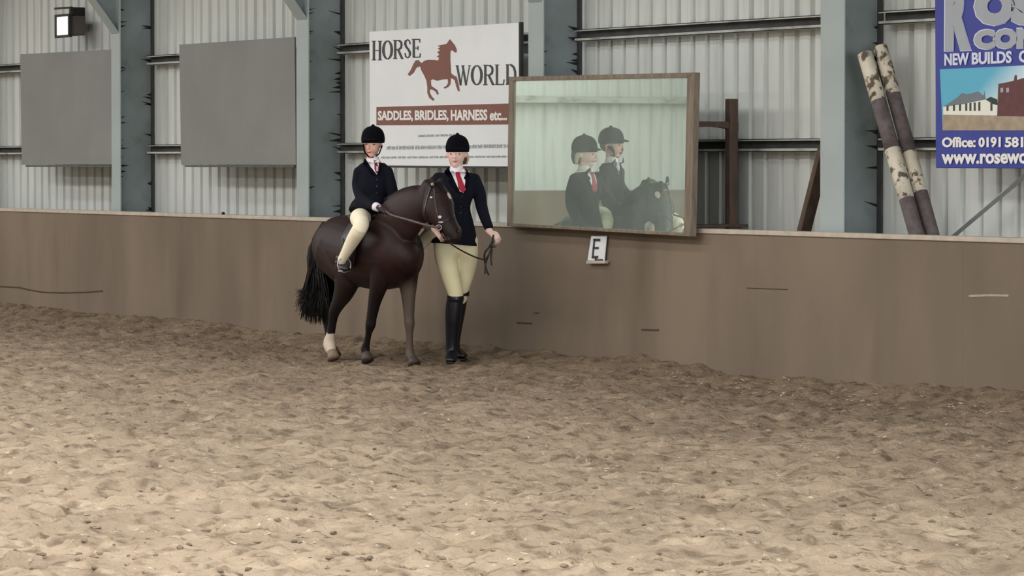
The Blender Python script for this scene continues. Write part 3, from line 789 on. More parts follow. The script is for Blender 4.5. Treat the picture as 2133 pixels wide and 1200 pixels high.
# --- two striped poles, the leaning plank and a brace
def pole(p0, p1, r, cuts, label, Y0, Y1):
    a = at(p0[0], p0[1], Y1); b = at(p1[0], p1[1], Y0); d = (b - a)
    end = a + d * ((a.z - .03) / (a.z - b.z))
    end.y = Y0
    L = (end - a); t = empty('jump_pole', end, label, 'pole', 'striped jump poles leaning behind the kickboards')
    cuts = [0] + cuts + [1.0]
    kk = 0
    for i in range(len(cuts) - 1):
        c0 = cuts[i]; c1 = cuts[i + 1]
        n0 = a + L * c0; n1 = a + L * c1
        me = mesh(loft([(n0, r, r), (n1, r, r)], Vector((0, 1, 0)), 1, 16, False))
        link('painted_band', me, m_polew if i % 2 == 0 else m_poled, t, True)
    return t
def fr_(p0, p1, ys, Y):
    a = at(p0[0], p0[1], Y).z; return [(a - at(p0[0], y, Y).z) / (a - .03) for y in ys]
Ya = YF + .08
p0, p1 = (1802, 113), (1912, 497)
pole(p0, p1, .052, fr_(p0, p1, [212, 312, 414], Ya), 'left one of two leaning poles with peeling white bands', Ya, Ya)
p0, p1 = (1834, 98), (1944, 497)
pole(p0, p1, .048, fr_(p0, p1, [198, 318, 400], Ya + .11), 'right one of two leaning poles, slightly higher and behind', Ya + .11, Ya + .11)
a = at(1713, 330, YF + .17); b = at(1672, 492, YF + .17); d = (a - b)
pk = link('leaning_plank', bevel(mesh(bar(b - d * ((b.z - .02) / d.z), a + d * .12, .05, .09, Vector((0, 1, 0)))), .004), m_wood_d)
tag(pk, 'brown plank leaning against the wide column', 'plank')
a = at(1985, 492, YC - .16); b = at(2140, 362, YC - .16); d = (b - a)
br_ = link('diagonal_brace', mesh(bar(a - d * .9, b + d * .9, .006, .05, Vector((0, 1, 0)))), m_brace); tag(br_, 'thin grey diagonal brace on the cladding below the blue sign', 'brace')

# ================================================================== THE PONY
YPo = 12.92
py_ = empty('pony', ground(775, 752), 'dark bay pony in a bridle with one white hind sock, carrying a child', 'pony')
X0 = -26.0
LX = Vector((0, 1, 0))
def T(x, zc, hh, hw, y=0): return (Vector((X0 + x, YPo + y, zc)), hw, hh)
SC = Vector((0, 1, 0))
torso = loft([T(-.63, .88, .09, .09), T(-.56, .86, .17, .17), T(-.42, .845, .240, .225), T(-.22, .835, .25, .235), T(.0, .805, .255, .245), T(.2, .80, .265, .25),
              T(.42, .81, .265, .228), T(.60, .80, .225, .195), T(.70, .79, .13, .12)], SC, 4, 28)
parts = [torso]
poll = at(897, 388, YPo + .10)
nk = [at(826, 470, YPo), at(850, 445, YPo + .02), at(872, 425, YPo + .05), at(890, 408, YPo + .09)]
neck_nodes = [(Vector((X0 + .34, YPo, .84)), .13, .27), (nk[0], .095, .24), (nk[1], .085, .20), (nk[2], .078, .155), (nk[3], .07, .12), (poll, .06, .085)]
neck = loft(neck_nodes, SC, 4, 24)
parts.append(neck)
# head
hp = poll
mz = atd(950, 488, 28.02)
ZP = 28.18
def hd(px, py, dz): return atd(px, py, ZP - dz)
HS = rgt.cross(Vector((0, 0, 1)))           # across the head (towards / away from the lens)
head = loft([(hd(906, 394, -.02), .065, .075), (hd(911, 415, .0), .078, .108), (hd(915, 436, .03), .078, .118), (hd(925, 456, .07), .062, .092), (hd(936, 473, .10), .052, .070), (hd(944, 486, .12), .052, .066), (hd(947, 497, .13), .042, .050)], HS, 4, 22)
parts.append(head)
parts.append(ell(hd(896, 441, .03), .062, .062, .085))          # cheek
parts.append(ell(hd(935, 500, .12), .040, .045, .022))          # chin
for (ex, ey, dz, tip) in ((899, 380, .05, (902, 366)), (915, 383, -.08, (921, 368))):
    parts.append(loft([(hd(ex, ey + 6, dz), .018, .014), (hd((ex + tip[0]) / 2 - 1, (ey + tip[1]) / 2, dz), .022, .012), (hd(tip[0], tip[1], dz), .004, .004)], rgt, 3, 12))
# legs: (pixel, plane, half width along travel, half thickness)
def leg(nodes, sub=4):
    return loft([(at(px, py, Y), a, b) for px, py, Y, a, b in nodes], Vector((1, 0, 0)), sub, 18)
yr, yl = YPo - .12, YPo + .08
RF = leg([(800, 545, yr + .02, .13, .10), (790, 590, yr, .085, .068), (781, 625, yr, .06, .048), (774, 662, yr, .043, .038), (772, 676, yr, .042, .040), (768, 694, yr, .026, .026), (764, 714, yr, .025, .026), (761, 726, yr, .035, .034), (762, 737, yr, .030, .032)])
LF = leg([(848, 545, yl, .13, .09), (850, 590, yl, .085, .066), (851, 625, yl, .058, .048), (852, 660, yl, .040, .040), (853, 674, yl, .040, .040), (853, 695, yl, .028, .028), (853, 722, yl, .028, .028), (854, 738, yl, .036, .036), (859, 748, yl, .034, .034)])
RH = leg([(690, 520, yr, .19, .13), (722, 565, yr, .15, .10), (718, 600, yr, .11, .075), (706, 628, yr, .07, .05), (697, 648, yr, .050, .042), (693, 668, yr, .036, .034), (689, 695, yr, .033, .034), (686, 712, yr, .048, .046), (687, 722, yr, .052, .046), (691, 733, yr, .036, .036)])
yh = YPo + .12
LH = leg([(702, 520, yh, .19, .12), (712, 570, yh, .12, .09), (698, 610, yh, .08, .06), (682, 640, yh, .048, .042), (679, 655, yh, .042, .038), (682, 680, yh, .028, .030), (686, 705, yh, .028, .030), (689, 718, yh, .034, .034), (694, 727, yh, .032, .034)])
parts += [RF, LF, RH, LH]
def hoof(px, py, Y, gy, s=1.0, tilt=0):
    a = at(px, py, Y); b = at(px, gy, Y)
    b = Vector((a.x + .035, a.y, b.z))
    return loft([(a, .036 * s, .036 * s), (a * .5 + b * .5, .044 * s, .042 * s), (b, .054 * s, .048 * s)], Vector((1, 0, 0)), 2, 18, False)
body = solid('body', parts, .0085, 6, [m_coat], py_)
bs = BASE[py_]
rh_x = at(689, 700, yr)
lf_x = at(853, 700, yl)
ca = body.data.color_attributes.new('coat_marks', 'FLOAT_COLOR', 'POINT')
def ss(a, b, x):
    t = min(1, max(0, (x - a) / (b - a))); return t * t * (3 - 2 * t)
vals = []
for v in body.data.vertices:
    c = v.co + bs
    sock = 1.0 if (c.z < .195 + .012 * math.sin(c.x * 70) and abs(c.x - rh_x.x) < .2 and abs(c.y - yr) < .12) else 0
    dark = 1 - ss(.42, .68, c.z)
    dusty = (1 - ss(.52, .64, c.z)) * ss(.06, .02, abs(c.x - lf_x.x) - .16) if (c.y > YPo - .02 and abs(c.x - lf_x.x) < .22) else 0
    vals += [dark, sock, dusty, 1]
ca.data.foreach_set('color', vals)
def coat_nodes():
    m = m_coat; N = m.node_tree; L = N.links; b = N.nodes['Principled BSDF']
    at_ = N.nodes.new('ShaderNodeAttribute'); at_.attribute_name = 'coat_marks'
    sp_ = N.nodes.new('ShaderNodeSeparateColor'); L.new(at_.outputs['Color'], sp_.inputs[0])
    src = b.inputs['Base Color'].links[0].from_socket
    for k, c in ((0, (15, 9, 9)), (2, (80, 68, 58)), (1, (202, 186, 170))):
        mx = N.nodes.new('ShaderNodeMix'); mx.data_type = 'RGBA'; L.new(sp_.outputs[k], mx.inputs[0]); L.new(src, mx.inputs[6]); mx.inputs[7].default_value = lin(c); src = mx.outputs[2]
    L.new(src, b.inputs['Base Color'])
coat_nodes()
link('hoof', mesh(hoof(762, 736, yr, 751)), m_hoofd, py_, True)
link('hoof', mesh(hoof(859, 747, yl, 759)), m_hoofd, py_, True)
link('hoof', mesh(hoof(691, 731, yr, 747)), m_hoof, py_, True)
link('hoof', mesh(hoof(694, 726, yh, 741)), m_hoofd, py_, True)
tree = bvh(body)
# tail and mane: locks of hair
def lock(pts, r0, r1, seg=5):
    n = len(pts); nodes = [(p, r0 + (r1 - r0) * (i / (n - 1)) ** 1.5, r0 + (r1 - r0) * (i / (n - 1)) ** 1.5) for i, p in enumerate(pts)]
    return loft(nodes, None, 3, seg, False)
r = random.Random(3); tl_ = []
dock = Vector((X0 - .60, YPo - .02, .99))
for i in range(520):
    u = r.random(); e_ = r.gauss(0, 1)
    endx = 616 + 70 * u + r.uniform(-4, 4); endy = 645 + 22 * math.sin(u * 2.6) + r.uniform(-24, 12) if u > .12 else r.uniform(600, 650)
    Yt = YPo - .10 + .22 * r.random()
    m1x = 648 + 22 * u + r.uniform(-4, 4); m2x = 636 + 44 * u + r.uniform(-5, 5)
    P0 = dock + Vector((r.uniform(-.02, .03), r.uniform(-.05, .05), r.uniform(-.08, .04)))
    P = [P0, at(652 + 12 * u, 505 + r.uniform(-8, 8), Yt), at(m1x, 550, Yt), at(m2x, 600, Yt + r.uniform(-.03, .03)), at(endx, endy, Yt + r.uniform(-.05, .05))]
    tl_.append(lock(P, .010, .0012 if u < .9 else .002))
tl_.append(loft([(dock + Vector((.05, .02, .03)), .05, .05), (at(662, 520, YPo), .075, .08), (at(664, 570, YPo), .085, .10), (at(660, 610, YPo), .09, .12), (at(656, 640, YPo), .06, .09)], LX, 3, 14))
tail = link('tail', mesh(join(tl_)), m_mane, py_, True)
mn = []
nkn = catmull(neck_nodes[1:], 6)
for i in range(300):
    k = r.randrange(0, len(nkn) - 1); f = r.random()
    c = nkn[k][0].lerp(nkn[k + 1][0], f); a_ = nkn[k][1] * (1 - f) + nkn[k + 1][1] * f; b_ = nkn[k][2] * (1 - f) + nkn[k + 1][2] * f
    t_ = (nkn[k + 1][0] - nkn[k][0]).normalized(); sd_ = (SC - t_ * SC.dot(t_)).normalized(); u_ = sd_.cross(t_); u_ = -u_ if u_.z < 0 else u_
    if r.random() < .7: P = [c + u_ * b_ * .97, c + u_ * (b_ + .008) + sd_ * .02, c + u_ * b_ * .92 + sd_ * a_ * .7 - t_ * .02, c + u_ * b_ * r.uniform(.4, .7) + sd_ * (a_ + .012) - t_ * .04]
    else: P = [c + u_ * b_ * .97, c + u_ * (b_ + .006) - sd_ * .01 - t_ * .01, c + u_ * b_ * .97 - sd_ * a_ * .35 - t_ * .03]
    mn.append(lock(P, .009, .003))
link('mane', mesh(join(mn)), m_mane, py_, True)
link('forelock', mesh(join([lock([hd(906 + r.uniform(-3, 3), 380, .0), hd(914 + r.uniform(-3, 3), 381, .03), hd(922 + r.uniform(-3, 4), 392, .05), hd(926 + r.uniform(-3, 4), 403 + r.uniform(-4, 4), .05)], .006, .002) for _ in range(24)])), m_mane, py_, True)
link('star', mesh(drape(oval(936, 408, 3.0, 8, 12, -.45), tree, .004, .004)), m_star, py_)['label'] = 'small white star on the forehead'
link('nostril', mesh(drape(oval(952, 482, 3.0, 4.0, 10, .3), tree, .002, .003, 1.5)), m_eye, py_)
link('mouth', mesh(drape(ribbon([(930, 497), (941, 499), (952, 499)], 1.4), tree, .002, .003, 1.5)), m_eye, py_)
ec = tree.ray_cast(CAM, ray(921, 424))
if ec[0] is not None: link('eye', mesh(ell(ec[0] + ray(921, 424) * .004, .013, .012, .010)), m_eye, py_, True)

# --- bridle and reins (worn by the pony, its own thing)
brd = empty('bridle', hd(905, 470, .1), 'dark leather bridle with steel buckles on the pony\'s head', 'bridle')
for nm, pl, w in (('noseband', [(909, 466), (922, 462), (935, 456), (948, 449)], 3.4), ('cheekpiece', [(903, 392), (906, 420), (912, 452), (915, 468)], 3.2),
                  ('throat_lash', [(897, 390), (888, 415), (884, 440), (890, 458)], 2.4), ('browband', [(903, 398), (916, 398), (928, 396)], 3.4), ('chin_strap', [(915, 468), (917, 482), (921, 492)], 3.4)):
    link(nm, mesh(drape(ribbon(pl, w), tree, .006, .006)), m_leather, brd)
for (cx, cy, rx, ry) in ((916, 452, 3.8, 3.2), (918, 463, 5.5, 2.0), (901, 384, 4.0, 3.6), (898, 411, 2.8, 1.6), (914, 473, 2.6, 2.2)):
    link('buckle', mesh(drape(oval(cx, cy, rx, ry), tree, .010, .005)), m_buckle, brd)
bt = tree.ray_cast(CAM, ray(913, 470)); bt = bt[0] if bt[0] is not None else hd(913, 470, .1)
def ring(c, R, r_, ax, n=18, s=6):
    A = ax[0]; B = ax[1]; Cn = A.cross(B); V = []; Fc = []
    for i in range(n):
        a = 2 * math.pi * i / n; d = A * math.cos(a) + B * math.sin(a)
        for j in range(s):
            b = 2 * math.pi * j / s; V.append(c + d * (R + r_ * math.cos(b)) + Cn * r_ * math.sin(b))
    for i in range(n):
        for j in range(s): Fc.append((i * s + j, ((i + 1) % n) * s + j, ((i + 1) % n) * s + (j + 1) % s, i * s + (j + 1) % s))
    return V, Fc
bit = atd(914, 474, 27.98)
link('bit_ring', mesh(ring(bit, .019, .004, (rgt, Vector((0, 0, 1))))), m_buckle, brd, True)

# ================================================================== PEOPLE
def hand(wrist, dirn, back, size, curl=1.0, thumb=1):
    """palm + four fingers of different length + thumb; dirn wrist->knuckles, back = back-of-hand normal"""
    d = Vector(dirn).normalized(); b = Vector(back); b = (b - d * b.dot(d)).normalized(); s = d.cross(b).normalized() * thumb
    k = size; out = []
    kn = wrist + d * .075 * k
    out.append(loft([(wrist - d * .02 * k, .024 * k, .018 * k), (wrist + d * .02 * k, .030 * k, .015 * k), (wrist + d * .055 * k, .036 * k, .014 * k), (kn, .036 * k, .011 * k)], s, 3, 14))
    for i, ln in enumerate((.068, .076, .070, .056)):
        o = s * (.027 - .018 * i) * k; p0 = kn + o - d * .012 * k; L = ln * k; r0 = .0088 * k
        a1, a2, a3 = .55 * curl, 1.35 * curl, 2.3 * curl
        def v(a): return d * math.cos(a) - b * math.sin(a)
        p1 = p0 + v(a1) * L * .42; p2 = p1 + v(a2) * L * .36; p3 = p2 + v(a3) * L * .28
        out.append(loft([(p0, r0, r0), (p1, r0 * .98, r0 * .98), (p2, r0 * .88, r0 * .88), (p3, r0 * .72, r0 * .72)], s, 3, 10))
    t0 = wrist + d * .02 * k + s * .024 * k; t1 = t0 + (d * .6 + s * .7 - b * .25).normalized() * .032 * k; t2 = t1 + (d * .85 - b * .5 * curl + s * .05).normalized() * .030 * k
    t3 = t2 + (d * .5 - b * .8 * curl - s * .3).normalized() * .02 * k
    out.append(loft([(t0, .012 * k, .012 * k), (t1, .0105 * k, .0105 * k), (t2, .0095 * k, .0095 * k), (t3, .0075 * k, .0075 * k)], b, 3, 10))
    return out

# ---------------------------------------------------------------- the walking handler
ZW = 28.75; W = lambda px, py, d=0: atd(px, py, ZW - d)
FR = Vector((CO, -SI, 0))
wb = ground(942, 752); 
wm = empty('person', Vector((W(944, 752).x, W(944, 752).y, 0)), 'walking adult in navy jacket, red tie, cream breeches and tall black boots, leading the pony', 'person')
def Wn(px, py, d, a, b): return (W(px, py, d), a, b)
headw = [loft([Wn(953, 299, -.01, .056, .070), Wn(952, 306, -.005, .068, .084), Wn(951, 318, 0, .067, .084), Wn(950, 330, .008, .060, .074), Wn(949, 339, .018, .046, .058), Wn(949, 345, .030, .028, .036)], rgt, 4, 22),
         loft([Wn(948, 318, .080, .007, .006), Wn(947, 325, .094, .010, .009), Wn(947, 329, .090, .013, .010)], rgt, 3, 10),
         ell(W(948, 335.5, .075), .019, .014, .008), ell(W(971, 322, -.01), .008, .016, .026), ell(W(931, 322, -.01), .008, .016, .026), ell(W(949, 342, .05), .018, .016, .012)]
bodyw = headw + [loft([Wn(951, 338, -.01, .048, .050), Wn(951, 352, -.012, .046, .050), Wn(951, 362, -.02, .07, .055)], rgt, 3, 16),
    loft([Wn(951, 364, -.02, .12, .05), Wn(951, 376, -.01, .135, .075), Wn(951, 400, 0, .115, .085), Wn(950, 430, 0, .088, .07), Wn(949, 465, 0, .115, .09), Wn(949, 505, 0, .135, .095)], rgt, 4, 22)]
LHd = W(1020, 482, .13); RHd = W(908, 478, .50)
bodyw += [loft([Wn(915, 374, -.01, .040, .042), Wn(904, 405, .06, .036, .036), Wn(898, 436, .16, .033, .033), Wn(902, 462, .34, .028, .028), (RHd, .024, .020)], rgt, 4, 14),
          loft([Wn(988, 375, -.01, .040, .042), Wn(999, 405, -.02, .036, .036), Wn(1004, 430, -.01, .033, .033), Wn(1012, 458, .06, .028, .028), (LHd, .024, .020)], rgt, 4, 14)]
bodyw += hand(LHd + Vector((0, 0, -.005)), rgt * .75 + Vector((0, 0, -.55)) + FR * .2, Vector((0, 0, 1)) * .6 + FR * .6 + rgt * .4, 1.0, 1.0, -1)
bodyw += hand(RHd, rgt * .35 + Vector((0, 0, -.35)) + FR * .2, FR * .9 + Vector((0, 0, .3)), .98, .9, -1)
legs_w = [[(924, 500, 0, .080, .085), (929, 535, .03, .084, .088), (938, 575, .07, .072, .078), (947, 605, .10, .060, .064), (950, 622, .09, .056, .060)],
          [(974, 500, 0, .078, .085), (974, 535, -.01, .078, .085), (969, 572, -.04, .066, .074), (962, 602, -.06, .054, .060), (959, 622, -.09, .052, .058)]]
shin_w = [[(949, 614, .09, .058, .062), (946, 640, .075, .064, .068), (944, 665, .06, .061, .068), (942, 695, .045, .050, .054), (941, 718, .035, .045, .048), (941, 735, .03, .046, .052)],
          [(961, 604, -.075, .056, .060), (954, 645, -.15, .058, .062), (949, 680, -.22, .052, .054), (947, 712, -.29, .040, .044), (948, 728, -.31, .040, .048)]]
foot_w = [[(941, 737, .00, .042, .040), (941, 741, .08, .046, .038), (939, 747, .15, .046, .026), (938, 750, .20, .034, .018)],
          [(949, 731, -.33, .034, .036), (955, 735, -.27, .040, .034), (962, 739, -.21, .040, .024), (966, 741, -.17, .03, .016)]]
for i in (0, 1):
    bodyw.append(loft([Wn(a, b, c, d * .86, e_ * .86) for a, b, c, d, e_ in legs_w[i]], rgt, 4, 16))
    bodyw.append(loft([Wn(a, b, c, d * .82, e_ * .82) for a, b, c, d, e_ in shin_w[i]], rgt, 4, 16))
    bodyw.append(loft([Wn(a, b, c, d * .78, e_ * .78) for a, b, c, d, e_ in foot_w[i]], rgt, 3, 14))
bw = solid('body', bodyw, .0048, 2, [m_skin_pale], wm)
br2 = [loft([Wn(949, 470, 0, .125, .10), Wn(949, 500, 0, .155, .105), Wn(949, 516, 0, .150, .10)], rgt, 3, 22)] + [loft([Wn(*n) for n in l], rgt, 4, 18) for l in legs_w]
solid('breeches', br2, .007, 5, [m_breech], wm)
for i in (0, 1):
    g = [loft([Wn(*n) for n in shin_w[i]], rgt, 4, 20), loft([Wn(*n) for n in foot_w[i]], rgt, 4, 16)]
    n0 = shin_w[i][0]; g.append(loft([(W(n0[0], n0[1] + 2, n0[2]), n0[3] + .006, n0[4] + .006), (W(n0[0] - .5, n0[1] + 12, n0[2]), n0[3] + .006, n0[4] + .006)], rgt, 2, 20, False))
    bt_ = solid('riding_boot', g, .006, 3, [m_boot], wm)
    fn = foot_w[i]; so = loft([(W(fn[0][0], fn[0][1], fn[0][2] - .02) * 1, .036, .008), (W(fn[1][0], fn[1][1], fn[1][2]), .044, .008), (W(fn[3][0], fn[3][1] - 1, fn[3][2]), .034, .008)], rgt, 3, 14)
    zmin = .012; so = ([Vector((v.x, v.y, v.z - (sum(q.z for q in so[0]) / len(so[0])) + zmin + .006)) for v in so[0]], so[1])
    link('sole', mesh(so), m_leather, bt_, True)
# jacket
jk = [loft([Wn(951, 360, -.02, .115, .062), Wn(951, 369, -.015, .150, .078), Wn(951, 382, -.005, .150, .092), Wn(951, 404, .01, .132, .102), Wn(950, 430, .005, .107, .088), Wn(949, 455, .005, .128, .10), Wn(948, 485, .005, .158, .120), Wn(946, 510, .01, .176, .132)], rgt, 4, 26, False),
      loft([Wn(915, 372, -.01, .054, .056), Wn(905, 402, .05, .052, .052), Wn(899, 434, .15, .046, .046), Wn(902, 458, .31, .040, .040), Wn(906, 472, .44, .036, .036)], rgt, 4, 18),
      loft([Wn(986, 373, -.01, .052, .054), Wn(998, 402, -.02, .050, .050), Wn(1003, 430, -.01, .045, .045), Wn(1011, 456, .05, .040, .040), Wn(1018, 473, .11, .035, .035)], rgt, 4, 18)]
jacket_w = solid('jacket', jk, .006, 4, [m_jacket], wm)
tw = bvh(jacket_w)
for pl in ([(934, 347), (925, 358), (936, 372), (932, 378), (955, 404), (958, 399), (945, 372)], [(968, 349), (972, 360), (966, 371), (972, 378), (966, 403), (971, 401), (978, 372), (975, 356)]):
    link('lapel', mesh(drape(pl, tw, .008, .006)), m_lapel, wm)
link('waist_seam', mesh(drape(ribbon([(920, 432), (945, 434), (978, 431)], 1.5), tw, .003, .003)), m_lapel, jacket_w)
for yb_ in (409, 420, 431, 443):
    link('button', mesh(drape(oval(963 - (yb_ - 405) * .1, yb_, 1.6, 1.6, 8), tw, .006, .004, 1)), m_leather, jacket_w)
sh = [(935, 351), (942, 356), (951, 360), (961, 356), (967, 351), (970, 362), (969, 380), (966, 402), (956, 398), (946, 376), (937, 360)]
link('shirt', mesh(drape(sh, tw, .004, .006)), m_shirt, wm)
sc = solid('collar', [loft([Wn(951, 346, -.012, .048, .050), Wn(951, 354, -.008, .052, .056), Wn(951, 360, -.008, .057, .063)], rgt, 3, 20, False)], .005, 2, [m_shirt], wm)
tw2 = bvh(jacket_w, sc)
tie = empty('tie', (0, 0, 0)); bpy.data.objects.remove(tie)
tp = mesh(drape([(950, 358), (958, 358), (959, 365), (963, 376), (971, 395), (964, 402), (955, 393), (953, 378), (949, 365)], tw2, .010, .006))
link('tie', tp, m_tie, wm)
link('cuff', mesh(loft([Wn(906, 473, .455, .032, .032), Wn(908, 478, .485, .031, .031)], rgt, 1, 16, False)), m_shirt, wm, True)
# face
tf = bvh(bw)
for (cx, cy) in ((939, 321), (957, 321)):
    link('eye', mesh(drape(oval(cx, cy, 2.2, 1.1, 10), tf, .001, .003, 1)), m_brow, wm)
link('lips', mesh(drape(oval(948, 335.5, 4.2, 1.2, 10), tf, .002, .003, 1)), m_lip, wm)
# hair
hr = [ell(W(953, 327, -.07), .050, .040, .045), loft([Wn(966, 312, -.05, .026, .04), Wn(968, 325, -.05, .026, .045), Wn(966, 338, -.05, .022, .035)], rgt, 3, 14), ]
solid('hair', hr, .005, 2, [m_hairb], wm)['label'] = 'darker hair gathered at the nape'
hr = [loft([Wn(972, 318, -.02, .008, .02), Wn(975, 330, -.03, .010, .02), Wn(972, 342, -.04, .006, .012)], rgt, 3, 10)]
solid('hair_wisp', hr, .004, 1, [m_hair], wm)
def helmet(name, cx, top, bot, hw, Pf, root, hd_, peak, scale=1.0, turn=0):
    H = bot - top
    n = []
    for v_, k_ in ((.0, .06), (.06, .44), (.2, .74), (.4, .92), (.62, 1.0), (.82, 1.02), (1.0, .98)):
        n.append((Pf(cx, top + 4 + (H - 4) * v_, -.008), hw * k_, hw * 1.18 * k_))
    o = [loft(n, rgt, 3, 26, False)]
    o.append(ell(Pf(cx, top + 3, -.01), .013, .013, .009))
    o.append(ell(Pf(cx - turn, bot - 7, hw * .95), hw * .80, hw * .55, .010 * scale, (rgt, (FR * .97 + Vector((0, 0, -.18))).normalized(), Vector((.16, -.1, .97)).normalized())))
    return solid(name, o, .005, 2, [m_velvet], root)
hw_ = helmet('helmet', 953, 276, 317, .088, W, wm, .0, True)

# ---------------------------------------------------------------- lead rein held by the handler
ld = empty('lead_rein', W(1005, 540, .3), 'dark lead rein looping from the bit to the handler\'s hand', 'rein')
def strap(pts, w, th, seg=8):
    return loft([(p, w, th) for p in pts], FR, 5, seg)
hl = LHd + rgt * .03 + Vector((0, 0, -.03))
link('line', mesh(strap([bit, atd(925, 496, 28.12), atd(948, 514, 28.2), atd(975, 529, 28.3), atd(1000, 539, 28.42), atd(1013, 538, 28.5), atd(1022, 520, 28.56), atd(1028, 497, 28.6)], .004, .0055)), m_leather, ld, True)
for q in ([(1028, 490, 28.58), (1022, 520, 28.5), (1012, 548, 28.5), (1010, 570, 28.5)], [(1030, 490, 28.6), (1026, 510, 28.55), (1023, 535, 28.55), (1024, 552, 28.55)], [(1030, 492, 28.62), (1021, 512, 28.6), (1009, 530, 28.6), (1013, 560, 28.62), (1018, 573, 28.6)], [(1020, 510, 28.5), (1028, 514, 28.5), (1032, 513, 28.5)]):
    link('hanging_end', mesh(strap([atd(*p) for p in q], .004, .0065)), m_leather, ld, True)

# ---------------------------------------------------------------- saddle
sd = empty('saddle', Vector((X0 + .17, YPo, 1.06)), 'dark leather saddle under the seated child', 'saddle')
solid('seat', [loft([T(-.08, 1.085, .025, .11), T(.0, 1.075, .03, .13), T(.14, 1.065, .03, .11), T(.26, 1.085, .035, .09), T(.33, 1.105, .03, .05)], SC, 4, 20)], .007, 3, [m_leather], sd)
for sg in (-1, 1):
    v = []
    fl_ = solid('flap', [loft([(Vector((X0 + .20, YPo + sg * .16, 1.05)), .12, .012), (Vector((X0 + .24, YPo + sg * .245, .93)), .14, .012), (Vector((X0 + .24, YPo + sg * .262, .80)), .13, .012), (Vector((X0 + .22, YPo + sg * .255, .72)), .09, .010)], Vector((1, 0, 0)), 4, 16)], .006, 2, [m_leather], sd)
    an = at(712, 556, YPo - .33) if sg < 0 else at(712, 556, YPo - .33) + Vector((-.14, .63, 0))
    st = link('stirrup_leather', mesh(bar(Vector((X0 + .18, YPo + sg * .27, .92)), Vector((an.x + .03, an.y, an.z + .09)), .022, .006, Vector((0, 1, 0)))), m_leather, sd)
    link('stirrup_iron', mesh(join([ring(Vector((an.x + .04, an.y, an.z + .015)), .055, .005, (Vector((0, 1, 0)), Vector((0, 0, 1)))), bar(Vector((an.x + .04, an.y - .045, an.z - .03)), Vector((an.x + .04, an.y + .045, an.z - .03)), .03, .008)])), m_buckle, sd, True)

# ---------------------------------------------------------------- the child on the pony
ZC = 28.9; Cc = lambda px, py, d=0: atd(px, py, ZC - d)
def Cn(px, py, d, a, b): return (Cc(px, py, d), a, b)
seatp = Vector((X0 + .12, YPo, 1.09))
ch = empty('person', seatp, 'child in navy jacket, black velvet hat and cream jodhpurs sitting on the pony', 'person')
headc = [loft([Cn(777, 281, -.01, .052, .062), Cn(776, 289, 0, .064, .078), Cn(775, 301, 0, .063, .078), Cn(774, 312, .008, .056, .068), Cn(773, 321, .018, .042, .052), Cn(773, 326, .03, .024, .032)], rgt, 4, 22),
         loft([Cn(768, 300, .072, .006, .006), Cn(767, 307, .086, .009, .008), Cn(767, 310, .083, .011, .009)], rgt, 3, 10), ell(Cc(769, 316.5, .066), .016, .012, .007),
         ell(Cc(795, 304, -.01), .008, .014, .022), ell(Cc(758, 304, -.01), .007, .014, .022), ell(Cc(771, 322, .045), .016, .014, .010)]
bodyc = headc + [loft([Cn(776, 320, -.01, .040, .042), Cn(777, 335, -.01, .040, .042), Cn(777, 345, -.015, .06, .05)], rgt, 3, 16),
    loft([Cn(777, 345, -.015, .095, .045), Cn(777, 358, -.01, .108, .065), Cn(777, 385, 0, .098, .07), Cn(778, 415, 0, .085, .065), Cn(777, 440, 0, .10, .08), (seatp + Vector((.02, 0, .03)), .11, .085)], rgt, 4, 22)]
RC = Cc(791, 433, .36); LC = Cc(815, 430, .15)
bodyc += [loft([Cn(746, 360, 0, .034, .036), Cn(745, 388, .0, .033, .033), Cn(755, 414, .11, .030, .030), Cn(775, 428, .26, .026, .026), (RC, .020, .017)], rgt, 4, 14),
          loft([Cn(808, 360, 0, .034, .036), Cn(816, 385, .02, .033, .033), Cn(821, 408, .05, .030, .030), Cn(818, 424, .10, .026, .026), (LC, .020, .017)], rgt, 4, 14)]
hands_c = hand(RC, rgt * .75 + Vector((0, 0, -.35)) + FR * .3, Vector((0, 0, .7)) + FR * .5, .80, .95, -1) + hand(LC, rgt * .2 + Vector((0, 0, -.3)) + FR * .4, Vector((0, 0, .8)) + rgt * .5, .80, .95, 1)
bodyc += hands_c
ys, ysl = YPo - .30, YPo + .30
hipR = seatp + Vector((.0, -.06, -.02)); hipL = seatp + Vector((.0, .06, -.02))
kneeR = at(752, 470, ys - .015); ankR = at(709, 547, ys - .03)
kneeL = Vector((kneeR.x, 2 * YPo - kneeR.y, kneeR.z)); ankL = Vector((ankR.x - .14, 2 * YPo - ankR.y - .03, ankR.z))
def cleg(hip, kn, an, k=1.0):
    md = hip * .5 + kn * .5 + Vector((0, (-.03 if hip.y < YPo else .03), .03))
    sh_ = kn * .62 + an * .38
    return [loft([(hip, .070 * k, .068 * k), (md, .070 * k, .070 * k), (kn, .058 * k, .060 * k), (sh_, .052 * k, .054 * k), (kn * .25 + an * .75, .038 * k, .040 * k), (an, .033 * k, .034 * k)], rgt, 5, 18)]
def cfoot(an, k=1.0):
    d = Vector((1, 0, 0)); o = an + Vector((-.035, 0, -.035))
    return [loft([(o, .028 * k, .030 * k), (o + d * .05 + Vector((0, 0, -.004)), .032 * k, .032 * k), (o + d * .11 + Vector((0, 0, -.008)), .034 * k, .024 * k), (o + d * .155 + Vector((0, 0, -.010)), .024 * k, .016 * k)], Vector((0, 1, 0)), 3, 14)]
bodyc += cleg(hipR, kneeR, ankR, .85) + cleg(hipL, kneeL, ankL, .85) + cfoot(ankR, .8) + cfoot(ankL, .8)
bc = solid('body', bodyc, .0046, 2, [m_skin], ch)
